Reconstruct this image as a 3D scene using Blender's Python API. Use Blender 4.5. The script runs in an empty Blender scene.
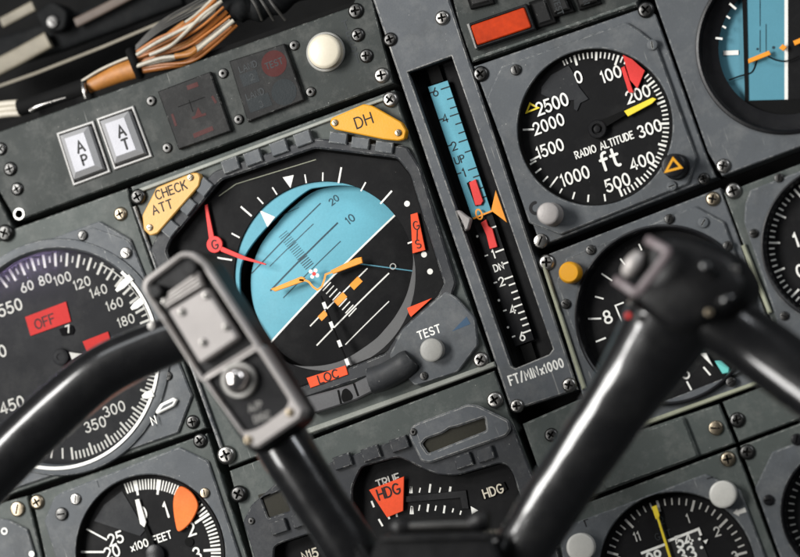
# Close-up of an old airliner's instrument panel seen past the pilot's control yoke.
# Panel frame: u right, v up, w out of the panel towards the pilot, in metres.
# The panel stands upright: world = (u, -w, v + LIFT).
import bpy, bmesh, math, random
from mathutils import Vector, Matrix
from mathutils.geometry import tessellate_polygon

random.seed(11)
SC = bpy.context.scene
COL = SC.collection
R = math.radians
LIFT = 1.0

# ------------------------------------------------------------------ camera frame
DIST, TILT, ROLL, DOWN = 1.5, R(15.5), R(19.2), R(6)
FPX = 2670.0                      # focal length in photo pixels (800 wide)
r0 = Vector((math.cos(ROLL), -math.sin(ROLL), 0))
u0 = Vector((math.sin(ROLL), math.cos(ROLL), 0))
e0 = r0 * math.cos(DOWN) - u0 * math.sin(DOWN)
CAM = (e0 * math.sin(TILT) + Vector((0, 0, 1)) * math.cos(TILT)) * DIST
ZC = CAM.normalized()
XC = (r0 - ZC * r0.dot(ZC)).normalized()
YC = ZC.cross(XC)

def W3(u, v, w):
    return Vector((u, -w, v + LIFT))

def B(px, py, w=0.0):
    """point of the plane at height w above the panel that was measured at (px, py)"""
    d = XC * ((px - 400) / FPX) - YC * ((py - 278.5) / FPX) - ZC
    t = (w - CAM.z) / d.z
    p = CAM + d * t
    return (p.x, p.y)

def S(px, py, w=0.0):
    a, b, c, d = B(px - 5, py, w), B(px + 5, py, w), B(px, py - 5, w), B(px, py + 5, w)
    return 0.5 * (math.dist(a, b) + math.dist(c, d)) / 10.0

def area2(p):
    return sum(p[i][0] * p[(i + 1) % len(p)][1] - p[(i + 1) % len(p)][0] * p[i][1] for i in range(len(p)))

def ccw(p):
    p = [tuple(q[:2]) for q in p]
    return p if area2(p) > 0 else p[::-1]

def P(pts, w=0.0):
    return ccw([B(x, y, w) for x, y in pts])

def L(pts, w=0.0):
    return [B(x, y, w) for x, y in pts]

def tile(x0, y0, s, pts):
    return [(x0 + x / s, y0 + y / s) for x, y in pts]

def circ(c, r, n=72, a0=0.0):
    return [(c[0] + r * math.cos(a0 + 2 * math.pi * i / n), c[1] + r * math.sin(a0 + 2 * math.pi * i / n)) for i in range(n)]

def arcpts(c, r, a, b, n=24):
    return [(c[0] + r * math.cos(a + (b - a) * i / n), c[1] + r * math.sin(a + (b - a) * i / n)) for i in range(n + 1)]

def inset(p, d):
    """move every edge of a counter-clockwise polygon inwards by d"""
    n, out = len(p), []
    for i in range(n):
        a, b, c = p[i - 1], p[i], p[(i + 1) % n]
        e1, e2 = Vector((b[0] - a[0], b[1] - a[1])), Vector((c[0] - b[0], c[1] - b[1]))
        if e1.length < 1e-9 or e2.length < 1e-9:
            out.append(b); continue
        e1.normalize(); e2.normalize()
        n1, n2 = Vector((-e1.y, e1.x)), Vector((-e2.y, e2.x))
        k = n1 + n2
        m = k / max(0.25, 1 + n1.dot(n2))
        out.append((b[0] + m.x * d, b[1] + m.y * d))
    return out

def rounded(p, r, n=5):
    p = ccw(p)
    out, m = [], len(p)
    for i in range(m):
        a, b, c = Vector(p[i - 1]), Vector(p[i]), Vector(p[(i + 1) % m])
        k = min(r, 0.45 * (a - b).length, 0.45 * (c - b).length)
        s, e = b + (a - b).normalized() * k, b + (c - b).normalized() * k
        for j in range(n + 1):
            t = j / n
            q = s * (1 - t) ** 2 + b * 2 * t * (1 - t) + e * t * t
            out.append((q.x, q.y))
    return out

def smooth(pts, n=8, closed=False):
    """Catmull-Rom through the points (any dimension)"""
    pts = [Vector(p) for p in pts]
    out, m = [], len(pts)
    for i in range(m if closed else m - 1):
        if closed:
            a, b, c, d = pts[i - 1], pts[i], pts[(i + 1) % m], pts[(i + 2) % m]
        else:
            a, b, c, d = pts[max(i - 1, 0)], pts[i], pts[i + 1], pts[min(i + 2, m - 1)]
        for j in range(n):
            t = j / n
            out.append(0.5 * (2 * b + (c - a) * t + (2 * a - 5 * b + 4 * c - d) * t * t + (3 * b - a - 3 * c + d) * t ** 3))
    if not closed:
        out.append(pts[-1])
    return out

# ------------------------------------------------------------------ mesh builder
class MB:
    def __init__(s):
        s.v, s.f, s.mi, s.cur = [], [], [], 0
    def vert(s, p):
        s.v.append((p[0], p[1], p[2])); return len(s.v) - 1
    def face(s, idx):
        s.f.append(tuple(idx)); s.mi.append(s.cur)
    def loop(s, p, w):
        return [s.vert((q[0], q[1], w)) for q in p]
    def bridge(s, a, b):
        n = len(a)
        for i in range(n):
            s.face((a[i], a[(i + 1) % n], b[(i + 1) % n], b[i]))
    def poly(s, p, w):
        s.face(s.loop(ccw(p), w)); return s
    def fill(s, loops, w):
        tri = tessellate_polygon([[Vector((q[0], q[1], 0)) for q in lp] for lp in loops])
        base = len(s.v)
        for lp in loops:
            s.loop(lp, w)
        flat = [q for lp in loops for q in lp]
        for t in tri:
            a, b, c = (flat[i] for i in t)
            cr = (b[0] - a[0]) * (c[1] - a[1]) - (c[0] - a[0]) * (b[1] - a[1])
            s.face([base + i for i in (t if cr > 0 else t[::-1])])
    def prism(s, p, w0, w1, ch=0.0, bottom=True):
        p = ccw(p)
        lo = s.loop(p, w0)
        if bottom: s.face(lo[::-1])
        if ch > 0:
            mid = s.loop(p, w1 - ch); s.bridge(lo, mid)
            q = inset(p, ch); top = s.loop(q, w1); s.bridge(mid, top); s.face(top)
        else:
            top = s.loop(p, w1); s.bridge(lo, top); s.face(top)
        return s
    def plate(s, outer, holes, w0, w1, ch=0.0004, hch=None):
        """slab with through holes, chamfered at the front"""
        hch = ch if hch is None else hch
        outer = ccw(outer)
        lo, mid = s.loop(outer, w0), s.loop(outer, w1 - ch)
        s.bridge(lo, mid)
        q = inset(outer, ch); top = s.loop(q, w1); s.bridge(mid, top)
        loops = [q]
        for h in holes:
            h = ccw(h)
            g = inset(h, -hch)
            a, b, c = s.loop(h, w0), s.loop(h, w1 - hch), s.loop(g, w1)
            s.bridge(b, a); s.bridge(c, b)
            loops.append(g)
        s.fill(loops, w1)
        return s
    def lathe(s, c, prof, n=48):
        prev = None
        for r, w in prof:
            if r <= 1e-7:
                cur = [s.vert((c[0], c[1], w))]
            else:
                cur = s.loop(circ(c, r, n), w)
            if prev is not None:
                if len(prev) == 1 and len(cur) > 1:
                    for i in range(n): s.face((prev[0], cur[i], cur[(i + 1) % n]))
                elif len(cur) == 1 and len(prev) > 1:
                    for i in range(n): s.face((prev[i], prev[(i + 1) % n], cur[0]))
                elif len(cur) > 1:
                    s.bridge(prev, cur)
            prev = cur
        return s
    def ribbon(s, pts, wd, w, caps=True, closed=False, wf=None):
        """flat painted line of width wd; wf(u,v) gives a height on a curved face"""
        pts = [Vector(p[:2]) for p in pts]
        q = [pts[0]]
        for p in pts[1:]:
            if (p - q[-1]).length > 1e-7: q.append(p)
        if closed and (q[0] - q[-1]).length < 1e-6: q.pop()
        pts, n = q, len(q)
        if n < 2: return s
        lt, rt, h = [], [], wd / 2
        for i in range(n):
            if closed: a, c = pts[i - 1], pts[(i + 1) % n]
            else: a, c = pts[max(i - 1, 0)], pts[min(i + 1, n - 1)]
            b = pts[i]
            d1 = (b - a).normalized() if (b - a).length > 0 else (c - b).normalized()
            d2 = (c - b).normalized() if (c - b).length > 0 else d1
            n1, n2 = Vector((-d1.y, d1.x)), Vector((-d2.y, d2.x))
            m = (n1 + n2) / max(0.35, 1 + n1.dot(n2))
            lt.append(b + m * h); rt.append(b - m * h)
        hh = (lambda p: wf(p.x, p.y)) if wf else (lambda p: w)
        li = [s.vert((p.x, p.y, hh(p))) for p in lt]
        ri = [s.vert((p.x, p.y, hh(p))) for p in rt]
        for i in range(n if closed else n - 1):
            j = (i + 1) % n
            s.face((ri[i], ri[j], li[j], li[i]))
        if caps and not closed:
            for k, (p, o) in enumerate(((pts[0], pts[1]), (pts[-1], pts[-2]))):
                d = (p - o).normalized(); a = math.atan2(d.y, d.x)
                mids = [s.vert((p.x + h * math.cos(a - math.pi / 2 + math.pi * t / 6), p.y + h * math.sin(a - math.pi / 2 + math.pi * t / 6), hh(p))) for t in range(1, 6)]
                s.face(([li[0]] + mids + [ri[0]]) if k == 0 else ([ri[-1]] + mids + [li[-1]]))
        return s
    def tube(s, path, radii, n=20, caps=True, sq=2.0, asp=None):
        """swept section (superellipse of power sq) along 3D path; asp = thickness/width"""
        path = [Vector(p) for p in path]
        m = len(path)
        if not isinstance(radii, (list, tuple)): radii = [radii] * m
        prev, side = None, None
        for i in range(m):
            d = (path[min(i + 1, m - 1)] - path[max(i - 1, 0)]).normalized()
            up = Vector((0, 0, 1))
            if abs(d.z) > 0.9: up = Vector((1, 0, 0))
            x = d.cross(up).normalized(); y = x.cross(d).normalized()
            r = radii[i]; ring = []
            for k in range(n):
                a = 2 * math.pi * k / n
                ca, sa = math.cos(a), math.sin(a)
                cx = math.copysign(abs(ca) ** (2 / sq), ca); sy = math.copysign(abs(sa) ** (2 / sq), sa)
                p = path[i] + x * (r * cx) + y * (r * sy * (asp[i] if isinstance(asp, list) else (asp or 1)))
                ring.append(s.vert(p))
            if prev: s.bridge(prev, ring)
            elif caps: s.face(ring[::-1])
            prev = ring
        if caps: s.face(prev)
        return s
    def build(s, name, mats, parent=None, sharp=35, origin=None):
        if not isinstance(mats, (list, tuple)): mats = [mats]
        xs = list(zip(*s.v))
        o = Vector([(min(a) + max(a)) / 2 for a in xs]) if origin is None else Vector(origin)
        me = bpy.data.meshes.new(name)
        me.from_pydata([(a - o.x, b - o.y, c - o.z) for a, b, c in s.v], [], s.f)
        for m in mats: me.materials.append(m)
        me.polygons.foreach_set('material_index', s.mi)
        bm = bmesh.new(); bm.from_mesh(me)
        bmesh.ops.remove_doubles(bm, verts=bm.verts, dist=1e-7)
        bm.to_mesh(me); bm.free()
        me.polygons.foreach_set('use_smooth', [True] * len(me.polygons))
        me.set_sharp_from_angle(angle=R(sharp))
        me.update()
        ob = bpy.data.objects.new(name, me)
        COL.objects.link(ob)
        put(ob, o, parent)
        return ob

ORG = {}
def put(ob, o, parent):
    o = Vector(o); ORG[ob.name] = o
    if parent is None:
        ob.location = W3(*o); ob.rotation_euler = (math.pi / 2, 0, 0)
    else:
        ob.parent = parent; ob.location = o - ORG[parent.name]

def thing(name, label, cat, o, group=None, kind=None):
    ob = bpy.data.objects.new(name, None); COL.objects.link(ob)
    ob.empty_display_size = 0.02
    put(ob, (o[0], o[1], o[2] if len(o) > 2 else 0), None)
    tag(ob, label, cat, group, kind)
    return ob

def tag(ob, label=None, cat=None, group=None, kind=None):
    if cat and not kind: kind = 'thing'
    for k, v in (('label', label), ('category', cat), ('group', group), ('kind', kind)):
        if v: ob[k] = v
    return ob

# ------------------------------------------------------------------ materials
def nodes(name):
    m = bpy.data.materials.new(name); m.use_nodes = True
    nt = m.node_tree; b = nt.nodes['Principled BSDF']
    return m, nt, b

def math_node(nt, op, a, b=None, c=None, clamp=False):
    n = nt.nodes.new('ShaderNodeMath'); n.operation = op; n.use_clamp = clamp
    for i, x in enumerate((a, b, c)):
        if x is None: continue
        if isinstance(x, (int, float)): n.inputs[i].default_value = x
        else: nt.links.new(x, n.inputs[i])
    return n.outputs[0]

def mixc(nt, f, a, b):
    n = nt.nodes.new('ShaderNodeMix'); n.data_type = 'RGBA'
    for s, x in ((0, f), (6, a), (7, b)):
        if isinstance(x, (int, float)): n.inputs[s].default_value = x
        elif isinstance(x, tuple): n.inputs[s].default_value = (*x, 1)
        else: nt.links.new(x, n.inputs[s])
    return n.outputs[2]

def noise(nt, pos, scale, detail=3, rough=0.55):
    n = nt.nodes.new('ShaderNodeTexNoise')
    n.inputs['Scale'].default_value = scale; n.inputs['Detail'].default_value = detail
    n.inputs['Roughness'].default_value = rough
    nt.links.new(pos, n.inputs['Vector'])
    return n.outputs['Fac']

def ramp(nt, x, lo, hi):
    n = nt.nodes.new('ShaderNodeMapRange'); n.clamp = True
    n.inputs[1].default_value, n.inputs[2].default_value = lo, hi
    nt.links.new(x, n.inputs[0]); return n.outputs[0]

def mat(name, col, rough=0.5, metal=0.0, var=0.12, bump=0.02, grain=900, wear=0.0, wearcol=(0.5, 0.5, 0.47),
        dust=0.0, spec=0.5, coat=0.0, wear_r=0.0006, scratch=0.0, lump=0.0):
    m, nt, b = nodes(name)
    g = nt.nodes.new('ShaderNodeNewGeometry'); pos = g.outputs['Position']
    n1 = noise(nt, pos, 35, 4); n2 = noise(nt, pos, grain, 3)
    f = math_node(nt, 'ADD', math_node(nt, 'MULTIPLY', n1, 0.65), math_node(nt, 'MULTIPLY', n2, 0.35))
    f = ramp(nt, f, 0.3, 0.7)
    c = mixc(nt, f, tuple(max(0, x * (1 - var)) for x in col), tuple(min(1, x * (1 + var)) for x in col))
    if dust > 0.45:
        gr = ramp(nt, noise(nt, pos, 19, 5, 0.7), 0.50, 0.72)
        c = mixc(nt, math_node(nt, 'MULTIPLY', gr, 0.38), c, (0.026, 0.026, 0.022))
    rr = math_node(nt, 'ADD', math_node(nt, 'MULTIPLY', noise(nt, pos, 48, 5, 0.7), 0.34), rough - 0.17)
    if dust > 0:
        v = nt.nodes.new('ShaderNodeTexVoronoi'); v.inputs['Scale'].default_value = 330
        nt.links.new(pos, v.inputs['Vector'])
        dot = ramp(nt, v.outputs['Distance'], 0.11, 0.04)
        sel = ramp(nt, noise(nt, pos, 160, 2), 0.6, 0.68)
        film = math_node(nt, 'MULTIPLY', ramp(nt, noise(nt, pos, 55, 6, 0.75), 0.48, 0.72), 0.13)
        k = math_node(nt, 'MULTIPLY', math_node(nt, 'ADD', math_node(nt, 'MULTIPLY', dot, sel), film, clamp=True), dust)
        c = mixc(nt, k, c, (0.42, 0.41, 0.38))
    if scratch > 0:
        mp = nt.nodes.new('ShaderNodeMapping'); mp.inputs['Rotation'].default_value = (0.2, 0.9, 0.3)
        mp.inputs['Scale'].default_value = (1, 1, 0.04)
        nt.links.new(pos, mp.inputs['Vector'])
        sc = ramp(nt, noise(nt, mp.outputs[0], 700, 2), 0.69, 0.75)
        sc = math_node(nt, 'MULTIPLY', sc, ramp(nt, noise(nt, pos, 45, 2), 0.5, 0.62))
        c = mixc(nt, math_node(nt, 'MULTIPLY', sc, scratch), c, wearcol)
    if wear > 0:
        bv = nt.nodes.new('ShaderNodeBevel'); bv.samples = 4; bv.inputs['Radius'].default_value = wear_r
        dt = nt.nodes.new('ShaderNodeVectorMath'); dt.operation = 'DOT_PRODUCT'
        nt.links.new(bv.outputs[0], dt.inputs[0]); nt.links.new(g.outputs['Normal'], dt.inputs[1])
        edge = ramp(nt, dt.outputs['Value'], 0.985, 0.90)
        chip = ramp(nt, noise(nt, pos, 230, 5, 0.75), 0.62 - 0.22 * wear, 0.70 - 0.15 * wear)
        c = mixc(nt, math_node(nt, 'MULTIPLY', math_node(nt, 'MULTIPLY', edge, chip), min(1, 0.5 + wear)), c, wearcol)
    nt.links.new(c, b.inputs['Base Color']); nt.links.new(rr, b.inputs['Roughness'])
    b.inputs['Metallic'].default_value = metal
    b.inputs['Specular IOR Level'].default_value = spec
    b.inputs['Coat Weight'].default_value = coat
    b.inputs['Coat Roughness'].default_value = 0.10
    if bump > 0:
        bp = nt.nodes.new('ShaderNodeBump'); bp.inputs['Strength'].default_value = min(1, bump * 10)
        bp.inputs['Distance'].default_value = 0.00025
        nt.links.new(n2, bp.inputs['Height']); nt.links.new(bp.outputs[0], b.inputs['Normal'])
        if lump > 0:
            b2 = nt.nodes.new('ShaderNodeBump'); b2.inputs['Strength'].default_value = 1.0; b2.inputs['Distance'].default_value = lump
            nt.links.new(noise(nt, pos, 22, 2, 0.45), b2.inputs['Height']); nt.links.new(b2.outputs[0], bp.inputs['Normal'])
            nt.links.new(bp.outputs[0], b.inputs['Coat Normal'])
    return m

M = {}
M['panel_dark'] = mat('shade_darkened_olive_paint', (0.026, 0.0305, 0.0285), 0.58, wear=0.4, dust=0.9, scratch=0.3, spec=0.22)  # dark olive, darkened further to paint in the coaming's shade
M['panel'] = mat('grey_panel_paint', (0.060, 0.070, 0.065), 0.55, wear=0.6, dust=1.0, scratch=0.45, spec=0.25)
M['bezel'] = mat('blue_grey_bezel_paint', (0.078, 0.085, 0.092), 0.54, wear=0.65, dust=0.95, scratch=0.45, spec=0.25)
M['bezel_chip'] = mat('chipped_blue_grey_paint', (0.080, 0.087, 0.095), 0.52, wear=1.0, wearcol=(0.62, 0.60, 0.55), dust=0.9, scratch=0.6, wear_r=0.0008, spec=0.25)
M['charcoal'] = mat('charcoal_frame_paint', (0.028, 0.030, 0.034), 0.52, wear=0.55, dust=0.6, spec=0.25)
M['black'] = mat('matt_black_dial', (0.0055, 0.0055, 0.006), 0.65, dust=0.12, spec=0.12)
M['dial_grey'] = mat('dark_grey_dial', (0.022, 0.023, 0.025), 0.6, dust=0.35, spec=0.15)
M['gap'] = mat('near_black_gap', (0.005, 0.005, 0.005), 0.8, spec=0.1)  # one flat near-black for gaps, walls and backs
M['gloss'] = mat('satin_black_plastic', (0.006, 0.006, 0.007), 0.34, dust=0.12, spec=0.25)
M['white'] = mat('white_dial_paint', (0.78, 0.77, 0.72), 0.5, var=0.07, spec=0.2)
M['offwhite'] = mat('faded_white_paint', (0.45, 0.44, 0.41), 0.5, var=0.2, spec=0.2)
M['black_ink'] = mat('black_ink', (0.012, 0.012, 0.013), 0.5, spec=0.2)
M['navy_ink'] = mat('dark_slate_ink', (0.02, 0.045, 0.06), 0.5, spec=0.2)
M['red'] = mat('fluorescent_red_paint', (0.68, 0.045, 0.040), 0.5, var=0.12, spec=0.3)
M['redorange'] = mat('fluorescent_orange_red_paint', (0.78, 0.085, 0.028), 0.6, var=0.14, spec=0.15, dust=0.25)
M['pinkred'] = mat('coral_red_paint', (0.70, 0.055, 0.050), 0.65, var=0.12, spec=0.1)
M['orange_bug'] = mat('light_orange_paint', (0.82, 0.165, 0.03), 0.55, var=0.2, spec=0.2, dust=0.3)
M['orange'] = mat('orange_paint', (0.85, 0.30, 0.015), 0.45, var=0.06)
M['yellow'] = mat('yellow_paint', (0.82, 0.62, 0.03), 0.45, var=0.06)
M['amber'] = mat('amber_plastic', (0.66, 0.30, 0.006), 0.38, var=0.06, dust=0.3, coat=0.3)
M['tan'] = mat('tan_orange_plastic', (0.58, 0.32, 0.075), 0.42, var=0.06, dust=0.3)
M['sky'] = mat('sky_blue_paint', (0.105, 0.325, 0.405), 0.55, var=0.12, spec=0.25)
M['sky_dim'] = mat('muted_blue_paint', (0.09, 0.25, 0.32), 0.5, var=0.06, spec=0.25)
M['sky_mid'] = mat('dull_sky_blue_paint', (0.085, 0.25, 0.32), 0.5, var=0.08, spec=0.2)
M['grey_flat'] = mat('mid_grey_paint', (0.095, 0.095, 0.095), 0.55, var=0.1, spec=0.3)
M['steel'] = mat('bare_steel', (0.30, 0.29, 0.275), 0.33, 1.0, var=0.35, bump=0.03, grain=1500)
M['steel_dark'] = mat('blackened_steel', (0.075, 0.074, 0.072), 0.36, 1.0, var=0.25, wear=0.4, wearcol=(0.45, 0.44, 0.42))
M['brass'] = mat('worn_brass', (0.31, 0.26, 0.19), 0.36, 1.0, var=0.2)
M['alu'] = mat('brushed_aluminium', (0.30, 0.28, 0.27), 0.5, 0.2, var=0.12, bump=0.03, wear=0.3, dust=0.3)
M['worn_alu'] = mat('grey_worn_metal', (0.40, 0.375, 0.36), 0.5, 0.3, var=0.2, wear=0.8, wearcol=(0.6, 0.58, 0.55), dust=0.3)
M['frame_metal'] = mat('satin_metal_frame', (0.30, 0.295, 0.285), 0.45, 0.2, var=0.2, wear=0.4, dust=0.3)
M['button_chrome'] = mat('shiny_button_metal', (0.72, 0.68, 0.66), 0.22, 1.0, var=0.1)
M['faint'] = mat('faint_grey_lettering', (0.20, 0.195, 0.185), 0.55, spec=0.2)
M['slip_grey'] = mat('dull_grey_tube', (0.085, 0.085, 0.088), 0.4, var=0.15, dust=0.4, spec=0.3)
M['chrome'] = mat('bright_metal_trim', (0.30, 0.295, 0.28), 0.38, 0.9, var=0.08)
M['cream'] = mat('cream_plastic', (0.58, 0.53, 0.42), 0.38, var=0.05, dust=0.2)
M['knobgrey'] = mat('pale_grey_plastic', (0.28, 0.275, 0.255), 0.42, var=0.12, dust=0.4)
M['btn'] = mat('grey_button_plastic', (0.27, 0.27, 0.275), 0.42, var=0.08, dust=0.4, wear=0.3)
M['legend'] = mat('milky_legend_plastic', (0.37, 0.37, 0.40), 0.45, var=0.08)
M['lamp_lens'] = mat('orange_lamp_lens', (0.40, 0.032, 0.004), 0.5, var=0.35, grain=300, spec=0.12)
M['annun'] = mat('dark_annunciator_plastic', (0.009, 0.009, 0.009), 0.55, spec=0.18, dust=0.4, wear=0.2)
M['dimred'] = mat('dim_red_legend', (0.05, 0.009, 0.008), 0.55, spec=0.2)
M['dimred2'] = mat('unlit_red_legend', (0.05, 0.006, 0.005), 0.6, spec=0.2)
M['dimgrey'] = mat('unlit_grey_legend', (0.030, 0.034, 0.036), 0.55, spec=0.2)
M['dimblue'] = mat('unlit_blue_grey_legend', (0.006, 0.010, 0.012), 0.5, spec=0.2)
M['primer'] = mat('pale_green_primer', (0.27, 0.28, 0.20), 0.6, dust=0.6, var=0.25)
M['ridge'] = mat('pale_grey_worn_edge', (0.24, 0.25, 0.22), 0.55, dust=0.6, var=0.25)
M['teal'] = mat('turquoise_paint', (0.12, 0.50, 0.46), 0.5, var=0.05)
M['bluetri'] = mat('dark_blue_paint', (0.015, 0.055, 0.11), 0.5, var=0.1)
M['yoke'] = mat('gloss_black_yoke_paint', (0.0045, 0.0045, 0.005), 0.30, var=0.3, bump=0.006, grain=120, dust=0.10, spec=0.3, coat=1.0, lump=0.0022)
M['yoke_smooth'] = mat('polished_black_yoke_paint', (0.0045, 0.0045, 0.005), 0.30, var=0.3, bump=0.004, grain=120, dust=0.08, spec=0.3, coat=1.0, lump=0.0006)
M['yoke_matt'] = mat('worn_black_yoke_paint', (0.006, 0.006, 0.0066), 0.42, spec=0.25, var=0.3, bump=0.02, grain=300, dust=0.25)
M['tape'] = mat('orange_wire_wrap', (0.30, 0.115, 0.018), 0.55, var=0.35, grain=400, bump=0.05)
M['wire_w'] = mat('white_wire', (0.36, 0.33, 0.27), 0.5, var=0.45)
M['wire_o'] = mat('orange_wire', (0.30, 0.10, 0.016), 0.5, var=0.45)
M['wire_g'] = mat('grey_wire', (0.04, 0.038, 0.034), 0.5, var=0.2)
M['beige'] = mat('beige_trim', (0.17, 0.15, 0.11), 0.6, var=0.35)
M['brown'] = mat('brown_trim', (0.07, 0.048, 0.035), 0.6, var=0.25)
M['lcd'] = mat('olive_counter_window', (0.018, 0.0165, 0.010), 0.5, var=0.3, spec=0.2)
M['counter'] = mat('counter_drum_black', (0.012, 0.012, 0.012), 0.45)
M['paleknob'] = mat('ivory_plastic', (0.52, 0.51, 0.47), 0.4, var=0.10, dust=0.5)
M['recess_shade'] = mat('painted_recess_shade', (0.012, 0.011, 0.010), 0.8, spec=0.1)  # near-black that paints shade into the screw recesses
M['pinkgrey'] = mat('pinkish_grey_guard', (0.13, 0.105, 0.11), 0.45, var=0.1)

def glass_mat():
    m = bpy.data.materials.new('clear_dial_glass'); m.use_nodes = True
    nt = m.node_tree; nt.nodes.clear()
    out = nt.nodes.new('ShaderNodeOutputMaterial'); mx = nt.nodes.new('ShaderNodeMixShader')
    tr = nt.nodes.new('ShaderNodeBsdfTransparent'); gl = nt.nodes.new('ShaderNodeBsdfGlossy')
    gl.inputs['Roughness'].default_value = 0.08; gl.inputs['Color'].default_value = (0.075, 0.06, 0.115, 1)
    fr = nt.nodes.new('ShaderNodeFresnel'); fr.inputs['IOR'].default_value = 1.45
    nt.links.new(fr.outputs[0], mx.inputs[0]); nt.links.new(tr.outputs[0], mx.inputs[1]); nt.links.new(gl.outputs[0], mx.inputs[2])
    nt.links.new(mx.outputs[0], out.inputs[0])
    return m
M['glass'] = glass_mat()

# ------------------------------------------------------------------ engraved stroke lettering
def A_(cx, cy, rx, ry, a, b, n=12):
    return [(cx + rx * math.cos(R(a + (b - a) * i / n)), cy + ry * math.sin(R(a + (b - a) * i / n))) for i in range(n + 1)]
GL = {
 '0': (.62, [A_(.31, .5, .29, .5, 90, 450, 24)]), '1': (.2, [[(0, .82), (.14, 1), (.14, 0)]]),
 '2': (.6, [A_(.3, .71, .28, .29, 165, -38) + [(0, 0), (.6, 0)]]),
 '3': (.58, [A_(.28, .755, .24, .245, 155, -90, 10) + A_(.28, .255, .29, .255, 90, -155, 12)[1:]]),
 '4': (.64, [[(.46, 0), (.46, 1), (0, .27), (.64, .27)]]),
 '5': (.58, [[(.53, 1), (.1, 1), (.05, .55)] + A_(.27, .32, .3, .32, 130, -150, 12)]),
 '6': (.6, [A_(.3, .31, .29, .31, 160, 520, 20), [(.02, .38), (.44, 1)]]),
 '7': (.56, [[(0, 1), (.56, 1), (.18, 0)]]),
 '8': (.6, [A_(.3, .755, .24, .245, 0, 360, 18), A_(.3, .255, .29, .255, 0, 360, 18)]),
 '9': (.6, [A_(.3, .69, .29, .31, -20, 340, 20), [(.58, .62), (.16, 0)]]),
 'A': (.68, [[(0, 0), (.34, 1), (.68, 0)], [(.13, .34), (.55, .34)]]),
 'C': (.62, [A_(.36, .5, .35, .5, 48, 312, 18)]), 'D': (.62, [[(0, 0), (0, 1), (.22, 1)] + A_(.22, .5, .38, .5, 80, -80, 14) + [(.22, 0), (0, 0)]]),
 'E': (.5, [[(.5, 1), (0, 1), (0, 0), (.5, 0)], [(0, .52), (.42, .52)]]), 'F': (.5, [[(.5, 1), (0, 1), (0, 0)], [(0, .52), (.42, .52)]]),
 'G': (.68, [A_(.36, .5, .35, .5, 48, 330, 18) + [(.68, .42), (.42, .42)]]), 'H': (.6, [[(0, 0), (0, 1)], [(.6, 0), (.6, 1)], [(0, .52), (.6, .52)]]),
 'I': (.06, [[(.03, 0), (.03, 1)]]), 'K': (.56, [[(0, 0), (0, 1)], [(.54, 1), (.02, .42)], [(.2, .6), (.56, 0)]]),
 'L': (.48, [[(0, 1), (0, 0), (.48, 0)]]), 'M': (.74, [[(0, 0), (.05, 1), (.37, .3), (.69, 1), (.74, 0)]]),
 'N': (.6, [[(0, 0), (0, 1), (.6, 0), (.6, 1)]]), 'O': (.72, [A_(.36, .5, .36, .5, 90, 450, 24)]),
 'P': (.54, [[(0, 0), (0, 1), (.26, 1)] + A_(.26, .74, .28, .26, 85, -85, 10) + [(.26, .48), (0, .48)]]),
 'R': (.56, [[(0, 0), (0, 1), (.26, 1)] + A_(.26, .74, .28, .26, 85, -85, 10) + [(.26, .48), (0, .48)], [(.26, .48), (.56, 0)]]),
 'S': (.56, [A_(.28, .75, .26, .25, 35, 270, 12) + A_(.28, .25, .28, .25, 90, -150, 12)[1:]]),
 'T': (.6, [[(0, 1), (.6, 1)], [(.3, 1), (.3, 0)]]), 'U': (.6, [[(0, 1), (0, .3)] + A_(.3, .3, .3, .3, 180, 360, 12) + [(.6, .3), (.6, 1)]]),
 'Y': (.6, [[(0, 1), (.3, .45), (.6, 1)], [(.3, .45), (.3, 0)]]),
 'x': (.44, [[(0, 0), (.44, .62)], [(0, .62), (.44, 0)]]), '/': (.4, [[(0, -.05), (.4, 1.05)]]), '-': (.4, [[(0, .5), (.4, .5)]]), '.': (.1, [[(.03, .02), (.07, .02)]]),
 'f': (.42, [A_(.34, .74, .2, .26, 70, 180, 8) + [(.14, 0)], [(0, .62), (.38, .62)]]), 't': (.42, [[(.16, 1), (.16, .25)] + A_(.34, .22, .18, .22, 190, 285, 8), [(0, .66), (.4, .66)]]),
 ' ': (.35, []),
}
STEP = [0]
def text(mb, s, px, py, h, w, ang=0.0, lw=0.13, sx=1.0, gap=0.24, ax=None, wf=None):
    """stroke lettering centred where (px, py) was measured; h in pixels, ang in degrees from the panel's horizontal"""
    c = B(px, py, w); k = S(px, py, w); H = h * k
    tot = sum(GL[ch][0] * sx + gap for ch in s) - gap
    ca, sa = math.cos(R(ang)), math.sin(R(ang))
    x = -tot / 2
    for ch in s:
        gw, strokes = GL[ch]
        for st in strokes:
            q = [((x + a * sx) * H, (b - .5) * H) for a, b in st]
            closed = math.dist(q[0], q[-1]) < 1e-6 and len(q) > 4
            q = [(c[0] + a * ca - b * sa, c[1] + a * sa + b * ca) for a, b in q]
            STEP[0] = (STEP[0] + 1) % 3
            mb.ribbon(q, lw * 1.12 * H, w + STEP[0] * 1.2e-5, closed=closed, wf=(lambda a, b, z=STEP[0] * 1.2e-5: wf(a, b) + z) if wf else None)
        x += gw * sx + gap
    return mb

def line(mb, pts, wd, w, caps=False, wf=None):
    """painted line through measured points, wd in pixels"""
    mb.ribbon(L(pts, w), wd * S(*pts[0], w), w, caps=caps, wf=wf)
    return mb

def dot(mb, px, py, r, w, n=24):
    mb.poly(circ(B(px, py, w), r * S(px, py, w), n), w); return mb

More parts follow.
